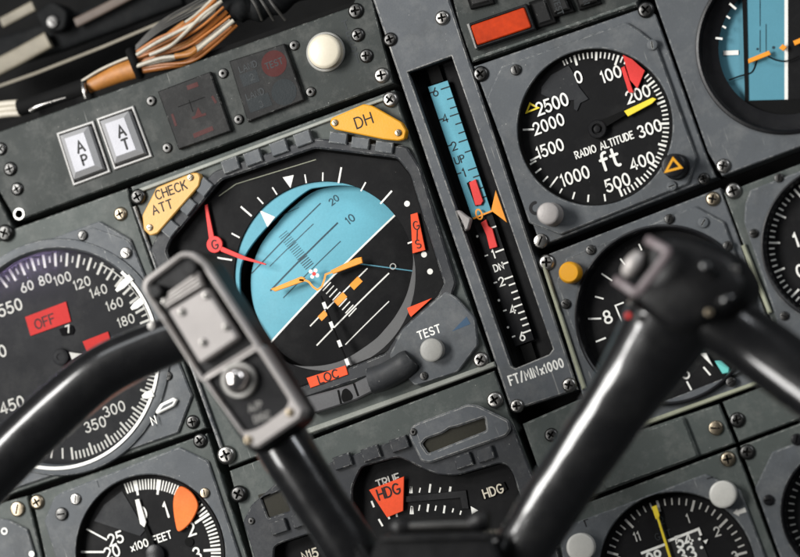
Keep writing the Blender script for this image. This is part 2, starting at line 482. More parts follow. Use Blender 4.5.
# ------------------------------------------------------------------ screws
SCREW = {}
def screw_mesh(kind, m):
    """unit screw of radius 1 cm scaled on placing"""
    key = (kind, m.name)
    if key in SCREW: return SCREW[key]
    mb = MB(); r = 0.01
    if kind == 'phillips':
        a, l = 0.14, 0.58
        hole = [(a, a), (l, a * .8), (l, -a * .8), (a, -a), (a * .8, -l), (-a * .8, -l), (-a, -a), (-l, -a * .8), (-l, a * .8), (-a, a), (-a * .8, l), (a * .8, l)]
        hole = ccw([(x * r, y * r) for x, y in hole])
        top, rim, prof = 0.42, 0.70, [(1.0, -0.3), (1.0, 0.10), (0.93, 0.24), (0.82, 0.35)]
    elif kind == 'slot':
        hole = ccw([(x * r, y * r) for x, y in ((-.66, -.11), (.66, -.11), (.66, .11), (-.66, .11))])
        top, rim, prof = 0.40, 0.80, [(1.0, -0.3), (1.0, 0.16), (0.95, 0.30), (0.88, 0.37)]
    else:
        hole = ccw([(x * r, y * r) for x, y in circ((0, 0), .34, 16)])
        top, rim, prof = 0.40, 0.72, [(1.0, -0.3), (1.0, 0.12), (0.92, 0.30), (0.82, 0.38)]
    n = 28
    mb.lathe((0, 0), [(a * r, b * r) for a, b in prof] + [(rim * r, top * r)], n)
    mb.fill([circ((0, 0), rim * r, n), hole], top * r)
    mb.cur = 1
    hi = mb.loop(hole, top * r); fl = mb.loop([(x * .75, y * .75) for x, y in hole], 0.02 * r)
    mb.bridge(hi, fl); mb.face(fl)
    ob = mb.build('screw', [m, M['recess_shade']], None, origin=(0, 0, 0))
    me = ob.data; bpy.data.objects.remove(ob)
    SCREW[key] = me
    return me

def screw(parent, px, py, r=7, kind='phillips', m='steel_dark', w=0.0, rot=None, name='screw', label=None):
    me = screw_mesh(kind, M[m])
    ob = bpy.data.objects.new(name, me); COL.objects.link(ob)
    c = B(px, py, w); k = 0.93 * r * S(px, py, w) / 0.01
    put(ob, (c[0], c[1], w), parent)
    ob.scale = (k, k, k)
    ob.rotation_euler = (0, 0, random.uniform(0, 3.1) if rot is None else R(rot))
    if label: ob['label'] = label
    return ob

def knob(parent, px, py, r, h, m, w=0.0, name='knob', flare=0.0, dome=0.15):
    """turned knob: measured at the centre of its front face"""
    c = B(px, py, w + h); k = r * S(px, py, w + h)
    mb = MB().lathe(c, [(k * (1 + flare), w - 0.001), (k * (1 + flare), w + h * .15), (k, w + h * .22), (k, w + h - k * dome), (k * .93, w + h - k * dome * .4), (k * .80, w + h), (0, w + h + 0.00005)], 40)
    return mb.build(name, M[m], parent)

class Dial:
    """a round face: centre and radius as measured, at height w"""
    def __init__(s, px, py, r, w):
        s.c = B(px, py, w); s.k = S(px, py, w); s.R = r * s.k; s.w = w
    def pt(s, deg, frac):
        a = R(deg) - ROLL
        return (s.c[0] + s.R * frac * math.cos(a), s.c[1] + s.R * frac * math.sin(a))
    def ticks(s, mb, degs, f0, f1, wd, dw=0.0):
        for d in degs:
            mb.ribbon([s.pt(d, f0), s.pt(d, f1)], wd * s.k, s.w + dw, caps=False)
        return mb
    def arc(s, mb, a, b, frac, wd, dw=0.0):
        mb.ribbon([s.pt(a + (b - a) * i / 40, frac) for i in range(41)], wd * s.k, s.w + dw, caps=False)
        return mb

def steps(a, b, n):
    return [a + (b - a) * i / n for i in range(n + 1)]

BACK = -0.020

# ================================================================== the panel everything is mounted in
panel = thing('instrument_panel', 'dark instrument panel behind all the dials, seen in the thin gaps between them', 'panel', (0, 0, BACK), kind='structure')
MB().prism(P([(-160, 180), (350, 3), (420, -60), (960, -120), (980, 760), (-160, 760)], BACK), BACK - 0.004, BACK, 0).build('backing_plate', M['gap'], panel)

# dark hollow above the switch panel, with the coaming over it
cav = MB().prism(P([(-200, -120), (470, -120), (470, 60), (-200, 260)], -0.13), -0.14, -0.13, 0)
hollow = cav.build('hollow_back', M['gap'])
tag(hollow, 'black back of the hollow above the switch panel, behind the wires', 'panel', kind='structure')

# ================================================================== switch panel, upper left
o = B(190, 115)
sw = thing('switchboard', 'long dark switch panel across the upper left with two white lights and a cream button', 'switch panel', o)
ap_hole = P([(56, 133), (93, 120.5), (110.5, 172), (73, 186)], 0)
at_hole = P([(96, 118.5), (133, 105.5), (152, 156.5), (114, 170)], 0)
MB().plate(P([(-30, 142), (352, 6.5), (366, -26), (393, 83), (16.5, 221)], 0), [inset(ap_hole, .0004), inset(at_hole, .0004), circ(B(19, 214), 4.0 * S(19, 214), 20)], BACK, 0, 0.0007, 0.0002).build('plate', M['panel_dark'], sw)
for x, y, r, m in ((356, 11, 8.5, 'steel_dark'), (358, 35, 7.5, 'steel_dark'), (366.5, 56, 7.5, 'steel_dark'), (382, 75.5, 8.5, 'steel'), (10.5, 169, 7.5, 'steel_dark'), (17.5, 189, 7, 'steel_dark'), (1, 149, 7, 'steel_dark')):
    screw(sw, x, y, r, 'phillips', m)
for x, y in ((151.5, 101), (167.5, 148), (223.5, 73.5), (239, 119.5), (294.5, 45.5), (311, 92)):
    screw(sw, x, y, 5.5, 'socket', 'steel_dark')
c = B(19, 214); k = S(19, 214)
MB().lathe(c, [(3.9 * k, -.002), (3.9 * k, .0002), (5.8 * k, .0002), (5.8 * k, -.0002)], 28).build('bushing', M['chrome'], sw)
mb = MB()
for ch, x, y in (('T', 346, 25), ('E', 350, 36), ('S', 353.5, 47), ('T', 357.5, 58)):
    text(mb, ch, x - 0.5, y, 8.5, 0.00012, lw=.16)
mb.build('lettering', M['dimgrey'], sw)

def square_light(pts, letters, label):
    w = 0.0015
    q = P(pts, w); c = (sum(p[0] for p in q) / 4, sum(p[1] for p in q) / 4)
    t = thing('indicator_light', label, 'indicator light', (c[0], c[1], 0), 'square autopilot lights')
    MB().plate(q, [inset(q, 0.0015)], -0.004, w, 0.0004).build('frame', M['frame_metal'], t)
    h = inset(q, 0.0021)
    mb = MB(); lo = mb.loop(h, -.004); md = mb.loop(inset(h, .0008), .0045)
    tp = inset(h, 0.0036); mt = mb.loop(tp, .0066)
    mb.bridge(lo, md); mb.bridge(md, mt); mb.face(mt)
    b = mb.build('button', M['btn'], t, sharp=20)
    MB().prism(inset(tp, 0.0001), .0063, .0069, .0002).build('legend_plate', M['legend'], b)
    mb = MB()
    for ch, x, y, hh in letters: text(mb, ch, x, y, hh, .0071, lw=.17)
    mb.build('lettering', M['black_ink'], b)
square_light([(56, 133), (93, 120.5), (110.5, 172), (73, 186)], [('A', 80, 146.5, 10.5), ('P', 84.5, 159.5, 9.5)], 'square white light lettered A P in a bright metal frame')
square_light([(96, 118.5), (133, 105.5), (152, 156.5), (114, 170)], [('A', 121, 131, 10.5), ('T', 125.5, 144, 10)], 'square white light lettered A T in a bright metal frame')

def annunciator(pts, label):
    w = 0.0035
    q = P(pts, w); c = (sum(p[0] for p in q) / 4, sum(p[1] for p in q) / 4)
    t = thing('annunciator', label, 'annunciator', (c[0], c[1], 0))
    MB().prism(q, 0.0002, w, 0.0006).build('cover', M['annun'], t)
    return t
an1 = annunciator([(157.5, 91.5), (210, 71.5), (231, 131), (178.5, 149.5)], 'dark square annunciator with faint red bars, nearer the A T light')
w = 0.0036
mb = MB()
for a, b in (((187, 88), (198, 84)), ((193.5, 136), (213, 128)), ((172, 114), (176, 126)), ((212, 96), (216, 103)), ((192, 118), (206, 114))):
    line(mb, [a, b], 4.5 if a[0] not in (172, 212, 192) else 2.5, w)
mb.poly(P([(194, 119), (198, 107), (203, 116)], w), w + .00001)
mb.build('red_legend', M['dimred'], an1)
mb = MB()
for a, b in (((189, 100), (193, 112)), ((178, 107), (205, 97))): line(mb, [a, b], 0.6, w)
mb.build('scored_line', M['gap'], an1)
an2 = annunciator([(229, 61), (284, 43.5), (304, 100), (247.5, 122)], 'dark square annunciator lettered LAND with an unlit red disc, beside the cream button')
mb = MB(); mb.poly(P([(239, 75), (256, 69), (260, 81), (243.5, 87)], w), w); mb.poly(P([(246, 100), (268, 92.5), (272.5, 105), (250.5, 113)], w), w)
mb.build('legend_field', M['dimblue'], an2)
mb = MB(); dot(mb, 274, 63.5, 13, w); mb.build('red_disc', M['dimred2'], an2)
mb = MB(); dot(mb, 284, 92, 13, w); mb.build('dark_disc', M['dimblue'], an2)
mb = MB(); text(mb, 'LAND', 248, 66.5, 6, w + .00005, lw=.16); text(mb, '2', 252, 77, 6, w + .00005, lw=.16)
text(mb, 'LAND', 255, 94, 6, w + .00005, lw=.16); text(mb, '3', 261, 104, 6, w + .00005, lw=.16); text(mb, 'TEST', 274, 63.5, 6, w + .00005, lw=.16)
mb.build('lettering', M['dimgrey'], an2)

c = B(326, 52)
pb = thing('push_button', 'round cream push button at the right end of the switch panel', 'button', c)
k = S(326, 52)
MB().lathe(c, [(19.5 * k, -.001), (19.5 * k, .0012), (18.6 * k, .0018), (17.4 * k, .0018), (17.4 * k, .0002)], 48).build('collar', M['knobgrey'], pb)
knob(pb, 323.5, 51, 16.8, 0.0085, 'cream', 0, 'cap', 0, .16)

# small plate at the far left below the switch panel
o = B(-10, 215)
sp = thing('side_plate', 'small dark plate with one screw, cut off by the left edge', 'plate', o)
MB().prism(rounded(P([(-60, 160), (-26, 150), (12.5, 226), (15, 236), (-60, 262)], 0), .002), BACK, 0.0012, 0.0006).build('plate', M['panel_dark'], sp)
screw(sp, 5.5, 233, 9, 'phillips', 'steel_dark', .0012)

# ================================================================== wires and coaming in the dark hollow
def bar(name, m, pts, r, w, label, cat, asp=0.5, sq=5):
    p = [(*B(x, y, w), w) for x, y in pts]
    k = S(*pts[0], w)
    ob = MB().tube(p, [r * k] * len(p), 16, True, sq, asp).build(name, M[m])
    return tag(ob, label, cat)
M['hollow_shade_black'] = mat('shade_blackened_coaming', (0.007, 0.0075, 0.008), 0.65, spec=0.06, dust=0.12)  # blackened so the colour carries the hollow's shade
bar('coaming_strip', 'hollow_shade_black', [(-40, 66), (60, 36), (180, -10)], 15, -.085, 'wide black strip crossing the dark hollow above the wires', 'strip')
bar('metal_edging', 'beige', [(-40, 100), (35, 73.5), (105, 46), (190, 10), (260, -22)], 1.3, -.06, 'thin pale metal edging running across the dark hollow', 'edging')
bar('rail', 'beige', [(-30, 82), (22, 55), (49, 40)], 8, -.075, 'broad beige rail at the left edge under the black clamp', 'rail')
bar('rail', 'beige', [(2, 23), (34, 6)], 5, -.075, 'short beige rail in the top left corner above the clamp', 'rail')
bar('rail', 'brown', [(76, 23), (100, 11), (140, -10)], 4.5, -.075, 'brownish rail at the top edge right of the clamp', 'rail')
c = B(50, 18, -.07)
cl = thing('clamp', 'black clamp with a bolt in the dark top left corner', 'clamp', (c[0], c[1], -.07))
MB().prism(rounded(P([(34, 14), (52, 0), (68, 12), (64, 30), (46, 32)], -.07), .004), -.09, -.07, .001).build('body', M['hollow_shade_black'], cl)
screw(cl, 53, 22, 7, 'slot', 'steel_dark', -.07)

c = B(150, 60, -.02)
hb = thing('wire_bundle', 'bundle of white and orange wires, partly wrapped in orange tape, above the annunciators', 'wires', (c[0], c[1], -.03))
def wpath(pts, w):
    return smooth([(*B(x, y, w + dz), w + dz) for x, y, dz in pts], 6)
def wires(name, m, pts, r, w=-.024, n=10, **kw):
    k = S(pts[0][0], pts[0][1], w)
    p = wpath(pts, w)
    return MB().tube(p, r * k if not isinstance(r, list) else [k * (r[0] + (r[-1] - r[0]) * i / (len(p) - 1)) for i in range(len(p))], n, **kw).build(name, M[m], hb)
wires('tape_wrap', 'tape', [(84, 90, 0), (104, 80.5, .001), (120, 73.5, .002), (137, 68.5, .002)], [7.5, 10.5], n=24)
wires('wire', 'wire_w', [(82, 81, .004), (100, 70, .005), (122, 60, .005), (138, 55, .005)], 1.4)
wires('tie', 'gap', [(129.5, 51, .004), (134, 62, .009), (139.5, 76, .004)], 4.2, n=14)
for i in range(14):
    f = (i % 7) / 6; top = i // 7
    a = (137, 54 + 17 * f - 2 * top)
    e = (214 + 20 * f + 3 * top, -2 + 27 * f)
    mid = (179 + 13 * f, 27 + 32 * f + 2.5 * math.sin(i * 2.1))
    seg = ('wire_w', 'wire_o', 'wire_w', 'wire_o', 'wire_o', 'wire_w', 'wire_o', 'wire_o', 'wire_w', 'wire_o', 'wire_o', 'wire_o', 'wire_w', 'wire_o')[i]
    dz = .003 * math.sin(i * 1.7) + .006 * top
    q = ((a[0] * .55 + mid[0] * .45), (a[1] * .55 + mid[1] * .45) + 2.2 * math.cos(i * 1.3))
    h = ((mid[0] + e[0]) / 2 + 1.5 * math.sin(i), (mid[1] + e[1]) / 2 + 2.0)
    wires('wire', seg, [(*a, dz), (*q, dz + .002), (*mid, dz + .003), (*h, dz + .002), (*e, dz)], 1.75 + .45 * math.sin(i * 2.7))
    if i in (0, 2, 5, 10, 12):
        wires('wire_sleeve', 'tape', [((q[0] + mid[0]) / 2, (q[1] + mid[1]) / 2, dz + .0026), (*mid, dz + .0032), ((mid[0] * 2 + h[0]) / 3, (mid[1] * 2 + h[1]) / 3, dz + .0028)], 2.8)
wires('wire', 'wire_o', [(138, 71, .004), (168, 66, .006), (188, 62, .006), (206, 49, .006), (232, 27, .004)], 3.2)
for i in range(5):
    wires('wire', 'wire_g', [(136, 50 - i, -.004), (160, 31 - 2.2 * i, -.004), (190, 15 - 2.6 * i, -.005), (225, -2 - 3 * i, -.006)], 0.9)
wires('wire', 'wire_w', [(150, 55, .011), (170, 46, .013), (184, 34, .013), (203, 15, .011), (222, 1, .009)], 1.9)

c = B(270, 12, -.03)
lm = thing('cable_sleeve', 'lumpy black cable sleeve at the top edge where the wires end', 'cable', (c[0], c[1], -.03))
p = wpath([(224, 12, 0), (240, 9, .004), (256, 9, .002), (275, 3, 0), (300, -12, 0)], -.03)
MB().tube(p, [(12 + 1.8 * math.sin(i * 1.1)) * S(250, 10) for i in range(len(p))], 18).build('sleeve', M['hollow_shade_black'], lm)
for dx in (0, 9, 18):
    p = wpath([(248 + dx, -6, .012), (256 + dx, 6, .014), (262 + dx * 1.3, 20, .008)], -.03)
    MB().tube(p, 1.5 * S(250, 10), 8).build('wire', M['wire_g'], lm)
c = B(30, 108, -.02)
lw_ = thing('wire_loom', 'white wires entering a black sleeve with a shiny clip at the left edge', 'wires', (c[0], c[1], -.025))
hb = lw_
for i, (y, r) in enumerate(((104, 3.4), (109, 2.6), (114, 3.2))):
    wires('wire', 'wire_w', [(-30, y + 9, 0), (0, y + 1, 0), (21, y - 1, 0)], r)
wires('sleeve', 'gap', [(19, 108, 0), (45, 101, 0), (70, 93, 0), (90, 86, 0)], [8, 9.5], n=16)
wires('clip', 'steel', [(31, 110.5, .009), (40, 105.5, .011), (66, 97.5, .010)], [2.8, 1.0])
wires('clip', 'steel', [(83, 84, .007), (84, 91, .009), (86, 98, .008)], 2.4)

# ================================================================== airspeed indicator, left
o = B(60, 357)
asi = thing('airspeed_indicator', 'large round airspeed dial with red OFF flags, half hidden by the left yoke horn', 'gauge', o)
w = -.005
MB().plate(P([(-60, 251), (14, 229), (127, 188.5), (131, 205), (206, 428), (-60, 518)], 0), [circ(B(60, 357, 0), 104 * S(60, 357), 96)], BACK, 0, .0006).build('mounting_plate', M['panel'], asi)
MB().plate(rounded(P([(-60, 279), (99, 221), (130, 239), (192, 396), (178, 433), (-60, 514)], .002), .001, 3), [circ(B(60, 357, .002), 106 * S(60, 357), 96)], 0, .002, .0007).build('bezel', M['bezel'], asi)
Dl = Dial(60, 357, 102, w)
k = Dl.k
c0 = B(60, 357, 0)
MB().lathe(c0, [(114 * k, .002), (113 * k, .0034), (110 * k, .0040), (105.5 * k, .0038), (103.5 * k, .002), (102.5 * k, w - .0005)], 128).build('rim', M['bezel'], asi)
MB().lathe(Dl.c, [(0, w - .001), (103 * k, w - .001)], 96).build('dial', M['dial_grey'], asi)
w = Dl.w = -.0058
mb = MB()
Dl.ticks(mb, steps(130, 14.6, 16), .86, .985, 2.4)
Dl.ticks(mb, [a - 3.6 for a in steps(130, 14.6, 16)], .90, .96, 1.4)
Dl.ticks(mb, steps(-8, -82, 30), .90, .975, 1.6)
Dl.ticks(mb, steps(-8, -82, 6), .86, .975, 2.0, 1e-5)
Dl.ticks(mb, steps(-88, -130, 6), .86, .96, 1.6)
Dl.ticks(mb, steps(-130, -220, 18), .88, .975, 1.6)
mb.build('scale', M['white'], asi)
mb = MB(); Dl.arc(mb, 50, -108, 1.045, 3.0, .0105); Dl.arc(mb, 66, -5, .965, 1.0, .0008); mb.build('bug_track', M['white'], asi)
mb = MB()
for s, x, y, h in (('60', 27, 286.5, 8.5), ('80', 45, 279.5, 8.5), ('100', 62.5, 278.5, 8.5), ('120', 82, 283, 8.5), ('140', 98.5, 291, 8.5), ('160', 114.5, 304, 8.5), ('180', 126, 320.5, 8.5),
                   ('300', 114, 409, 9.5), ('350', 95, 424.5, 9.5), ('450', 12, 405, 10.5), ('550', 10, 307.5, 10.5), ('500', -6, 354, 10.5), ('400', 55, 425, 9.5)):
    text(mb, s, x, y, h, w, lw=.135, gap=.27)
mb.build('numerals', M['white'], asi)
def bug(par, x0, y0, x1, y1, wd, m, wb=.0005, name='marker', h=.0012):
    a, b = Vector(B(x0, y0, wb)), Vector(B(x1, y1, wb)); d = (b - a).normalized(); n = Vector((-d.y, d.x)) * wd * S(x0, y0) / 2
    l = (b - a).length
    q = [a + n, a - n, a - n + d * l * .62, a - n * .45 + d * l, a + n * .45 + d * l, a + n + d * l * .62]
    return MB().prism([tuple(p) for p in q], wb - h, wb, .0003).build(name, M[m], par)
for q_ in ((131, 277, 116, 291), (143, 300, 131, 309), (153, 393, 142, 397)): bug(asi, *q_, 7, 'white', .0052, h=.0015)
w = -.0052
off = MB().prism(P([(24.5, 287 + 0), (24.5, 287)] and [(25, 317), (66, 301.5), (71, 321.5), (30.5, 336)], w), w - .0007, w, .0001).build('warning_flag', M['pinkred'], asi)
text(MB(), 'OFF', 44.5, 321.5, 9, w + .0001, lw=.14, sx=1.05).build('lettering', M['black_ink'], off)
MB().prism(P([(82.5, 341.5), (108, 331.5), (112, 345), (87, 352)], w), w - .0007, w, .0001).build('warning_flag', M['pinkred'], asi)
mb = MB(); mb.poly(P([(59, 329), (72, 325), (74.5, 330), (72.5, 334.5), (62, 336)], w), w + .0001); mb.build('counter_window', M['gap'], asi)
mb = MB(); text(mb, '7', 68, 329, 6.5, w + .0002, lw=.2); mb.build('counter_figure', M['white'], asi)
MB().lathe(B(60, 357, -.003), [(8.2 * k, w), (8.2 * k, -.0035), (7 * k, -.003), (3.5 * k, -.003), (3.2 * k, -.0034), (0, -.0034)], 32).build('hub', M['dial_grey'], asi)
MB().prism(P([(69, 352), (82, 354), (72, 360)], -.004), -.0048, -.004, .0001).build('pointer', M['white'], asi)
nb = MB().prism(rounded(P([(160, 404), (155, 412), (157, 414.5), (174, 406), (177, 400), (173, 397.5)], .0045), .0008), .002, .0045, .0006).build('index_bug', M['white'], asi)
MB().prism(rounded(P([(163, 405.5), (159.5, 410.5), (172, 404), (173.5, 400.8)], .0047), .0006), .0042, .0047, .0001).build('window', M['bezel'], nb)
text(MB(), 'N', 153.5, 420.5, 7.5, .0045, lw=.18).build('lettering', M['white'], asi)
MB().prism(rounded(P([(81, 240), (84, 231), (92, 227), (128, 240), (133, 249), (131, 257), (121, 259)], .0025), .003), .002, .0026, .0004).build('cover_plate', M['bezel'], asi)
screw(asi, 83, 235.5, 5.5, 'slot', 'steel_dark', .0026, 40); screw(asi, 126, 253, 6, 'slot', 'steel', .0026, 130)
screw(asi, 120.8, 214, 7.5, 'phillips', 'brass', 0); screw(asi, 193, 422, 7.5, 'phillips', 'steel_dark', 0)
screw(asi, 168, 376, 5, 'slot', 'steel_dark', .002)
MB().lathe(B(60, 357, .0005), [(0, -.0004), (103 * k, -.0004), (103 * k, .0006), (0, .0006)], 96).build('glass', M['glass'], asi)

# ================================================================== attitude indicator
o = B(324, 276)
adi = thing('attitude_indicator', 'big attitude indicator with a blue and black ball, red G/S and LOC flags', 'attitude indicator', o)
OCT = [(166, 252), (170, 241), (221, 180), (315, 148), (397, 158), (410, 174), (444, 284), (437, 297), (402, 328), (386, 353), (297, 389), (252, 374), (182, 284)]
MB().plate(P([(131, 187), (394, 90), (400, 110), (492, 366), (229, 467)], 0), [rounded(P(OCT, 0), .002, 3)], BACK, 0, .0006).build('mounting_plate', M['panel'], adi)
# raised charcoal surround
out = [(150, 250), (158, 233), (214, 171), (313, 138), (406, 146), (420, 168), (456, 283), (450, 300), (418, 340), (398, 366), (293, 402), (240, 386), (168, 292)]
MB().plate(rounded(P(out, .003), .002, 3), [rounded(P(OCT, .003), .002, 3)], 0, .0032, .0009).build('surround', M['charcoal'], adi)
hole = rounded(P(OCT, 0), .002, 3)
wf_ = -.005
mb = MB(); q = inset(hole, -.0003)
a, b = mb.loop(q, .001), mb.loop(inset(q, .0018), wf_ - .0002); mb.bridge(a, b); mb.build('surround_wall', M['gap'], adi)
ball_hole = circ(B(324, 276, wf_), 92.5 * S(324, 276, wf_), 96)
MB().plate(inset(q, .0004), [ball_hole], wf_ - .0015, wf_, .0001, .0003).build('face', M['black'], adi)
wr = -.0060
c = B(324, 276, wr); rr = 93.5 * S(324, 276, wr)
inner = [(262, 348), (250, 333), (242, 310), (239.5, 286), (242, 262), (257, 238), (284.6, 209), (306, 191.5), (318, 187.5), (345, 185.5), (371, 191), (393, 207), (408, 230), (413, 256), (411.5, 275), (406, 296), (396, 315), (385, 329), (373, 341), (347, 358), (325, 365), (300, 366), (280, 360)]
inner = [tuple(p) for p in smooth([Vector(B(x, y, wr)) for x, y in inner], 4, True)]
mb = MB().plate(circ(c, rr, 96), [inner], wr - .002, wr, .0001, .0002)
hz = (Vector(B(393.5, 217, wr)), Vector(B(268, 346, wr))); hd = (hz[0] - hz[1]).normalized(); hn = Vector((-hd.y, hd.x))
for i, f in enumerate(mb.f):
    g = sum((Vector(mb.v[j][:2]) for j in f), Vector((0, 0))) / len(f) - hz[0]
    mb.mi[i] = 0 if g.dot(hn) > -.004 else 1
ring = mb.build('bank_ring', [M['sky'], M['grey_flat']], adi)
# the ball: a shallow dome split at the horizon
bc = Vector(B(333, 278, -.0085)); RB = .30; BR = 84.5 * S(324, 276)
MB().poly(circ(B(324, 276, -.0165), 96 * S(324, 276), 64), -.0165).build('ball_well', M['gap'], adi)
def zb(u, v):
    return -.0082 - ((u - bc.x) ** 2 + (v - bc.y) ** 2) / (2 * RB)
def Bd(x, y):
    p = B(x, y, -.009)
    for _ in range(3): p = B(x, y, zb(*p))
    return p
h0, h1 = Vector(Bd(393.5, 217)), Vector(Bd(268, 346)); hd = (h0 - h1).normalized(); hn = Vector((-hd.y, hd.x))
if hn.dot(Vector(Bd(280, 230)) - h0) < 0: hn = -hn
bm = bmesh.new()
gv = {}
N = 72
NR, NA = 18, 96
for i in range(1, NR + 1):
    for j in range(NA):
        al = (math.degrees(2 * math.pi * j / NA) + 19.2) % 360
        tab = ((0, 92), (80, 92), (103, 89), (120, 83), (140, 80.5), (158, 84), (178, 87), (205, 89), (235, 92), (360, 92))
        for (a0_, r0_), (a1_, r1_) in zip(tab, tab[1:]):
            if a0_ <= al <= a1_: rad = (r0_ + (r1_ - r0_) * (al - a0_) / (a1_ - a0_)) * S(324, 276)
        gv[i, j] = bm.verts.new((bc.x + rad * i / NR * math.cos(2 * math.pi * j / NA), bc.y + rad * i / NR * math.sin(2 * math.pi * j / NA), 0))
cv = bm.verts.new((bc.x, bc.y, 0))
for j in range(NA):
    bm.faces.new([cv, gv[1, j], gv[1, (j + 1) % NA]])
    for i in range(1, NR): bm.faces.new([gv[i, j], gv[i + 1, j], gv[i + 1, (j + 1) % NA], gv[i, (j + 1) % NA]])
bmesh.ops.bisect_plane(bm, geom=bm.verts[:] + bm.edges[:] + bm.faces[:], plane_co=(h0.x, h0.y, 0), plane_no=(hn.x, hn.y, 0), dist=1e-7)
mb = MB()
bm.verts.ensure_lookup_table(); bm.verts.index_update()
for v in bm.verts: mb.vert((v.co.x, v.co.y, zb(v.co.x, v.co.y)))
for f in bm.faces:
    ctr = f.calc_center_median()
    mb.cur = 0 if (Vector((ctr.x, ctr.y)) - h0).dot(hn) > 0 else 1
    mb.face([v.index for v in f.verts])
bm.free()
ball = mb.build('ball', [M['sky'], M['black']], adi, sharp=60)
zl = lambda d: (lambda u, v: zb(u, v) + d)
def dl(mb, pts, wd, d=.00012):
    q = [Vector(Bd(*p)) for p in pts]
    q = [q[0] + (q[-1] - q[0]) * i / 14 for i in range(15)] if len(q) == 2 else [p.xy for p in smooth(q, 6)]
    mb.ribbon(q, wd * S(*pts[0]), 0, caps=False, wf=zl(d)); return mb
dl(MB(), [(398, 212.4), (263, 351)], 1.8, .0002).build('horizon_line', M['white'], ball)
t6 = lambda *p: tile(200, 140, 3.482, p)
mb = MB()
for a, b, wd in (((180, 465), (420, 220), 1.2), ((262, 272), (345, 235), .7), ((245, 525), (480, 288), 1.6), ((243, 440), (395, 292), .8), ((290, 550), (490, 352), .9)):
    dl(mb, t6(a, b), wd)
for i in range(18):
    f = i / 17
    x, y = 283 + f * 92, 330 + f * 112
    dl(mb, t6((x - 8, y + 9), (x + 20, y - 14)), .9 if i > 11 else .6)
text(mb, '20', 328, 198.8, 6.5, 0, ang=20, lw=.12, wf=zl(.0002)); text(mb, '10', 345, 218, 7.5, 0, ang=20, lw=.12, wf=zl(.0002))
mb.build('sky_scale', M['navy_ink'], ball)
t9 = lambda *p: tile(290, 220, 3.482, p)
mb = MB()
dl(mb, t9((70, 370), (270, 168)), 1.3); dl(mb, t9((93, 437), (345, 185)), 1.4); dl(mb, t9((193, 434), (345, 283)), 1.0)
for i in range(9):
    if i == 4: continue
    x, y = 128 + i * 11.2, 232 + i * 11.2
    dl(mb, t9((x - 13, y + 14), (x + 14, y - 15)), 1.1)
mb.build('ground_scale', M['white'], ball)
mb = MB()
for x, y, L_, wd in ((115, 333, 11, 6), (176, 275, 16, 6.5), (230, 220, 15, 7)):
    dl(mb, t9((x - L_, y + L_), (x + L_, y - L_)), wd, .0003)
mb.build('orange_mark', M['orange'], ball)
mb = MB(); dl(mb, t9((240, 152), (432, 178)), 1.1, .0012); mb.build('glide_line', M['sky_dim'], ball)
mb = MB(); mb.ribbon(circ(Bd(393.5, 266.5), 2.6 * k, 20), .8 * k, 0, closed=True, wf=zl(.0013)); mb.build('glide_ring', M['offwhite'], ball)
mb = MB(); mb.poly(P([(259.5, 210), (275.2, 217), (267.5, 227)], wr), wr + .0002); mb.build('bank_index', M['white'], ring)
# bank marks on the black face
w = wf_ + .0001
mb = MB()
for a, b, wd in (((110, 325), (138, 340), 1.4), ((60, 410), (112, 418), 1.7), ((142, 232), (180, 265), 1.7), ((200, 200), (220, 222), 1.3), ((252, 165), (268, 190), 1.3),
                 ((365, 120), (370, 150), 1.3), ((428, 113), (427, 143), 1.3), ((492, 95), (482, 150), 1.8), ((577, 147), (560, 178), 1.4), ((668, 177), (628, 222), 1.8), ((723, 360), (745, 352), 1.5)):
    line(mb, t6(a, b), wd, w)
mb.poly(P(t6((288, 130), (326, 122), (315, 167)), w), w)
for x, y in ((407, 203.7), (424, 254.5), (430, 271.5)): dot(mb, x, y, 2.9, w)
mb.build('bank_scale', M['white'], adi)
mb = MB(); line(mb, [(219, 196), (236, 184), (316, 159.5)], .8, w); mb.build('painted_edge_glint', M['primer'], adi)  # painted glint in place of the glass edge's reflection
mb = MB()
for i, (x, y) in enumerate(((324.5, 305.5), (331.5, 325), (339.5, 343.5), (347, 362))):
    a, b = (x - 1.2, y - 3.2), (x + 1.3, y + 3.2)
    line(mb, [a, b], 3.6, -.0019)
line(mb, [(351, 370.5), (352.5, 374.5)], 3.4, -.0019)
ldev = mb.build('localiser_bar', M['white'], adi)
mb = MB().tube([(*B(x, y, -.0034), -.0034) for x, y in ((321, 296), (336, 335), (353, 376))], .9 * k, 8); mb.build('localiser_wire', M['gap'], adi)
# aircraft symbol
w = -.0025
mb = MB().prism(P([(270.5, 289), (275, 291.5), (304, 281.5), (305, 278), (301, 276.5)], w), w - .0012, w, .0003)
mb.prism(P([(330.5, 270.5), (333, 274), (362.5, 263), (361.5, 257), (356, 258)], w), w - .0012, w, .0003)
mb.ribbon(L([(300, 280), (306, 280.5), (309, 282), (313, 287), (317.5, 290), (322, 286.5), (324.5, 279), (325.5, 274.5), (331.5, 272.2)], w), 1.8 * k, w)
air = mb.build('aircraft_symbol', M['orange'], adi)
mb = MB()
for x, y in ((310.7, 271.5), (315.5, 270.5), (312.2, 276.6), (317.2, 275.4)): dot(mb, x, y, 2.0, w)
mb.build('centre_mark', M['white'], air)
mb = MB(); dot(mb, 314, 273.8, 1.9, w + .0002); mb.build('centre_dot', M['red'], air)
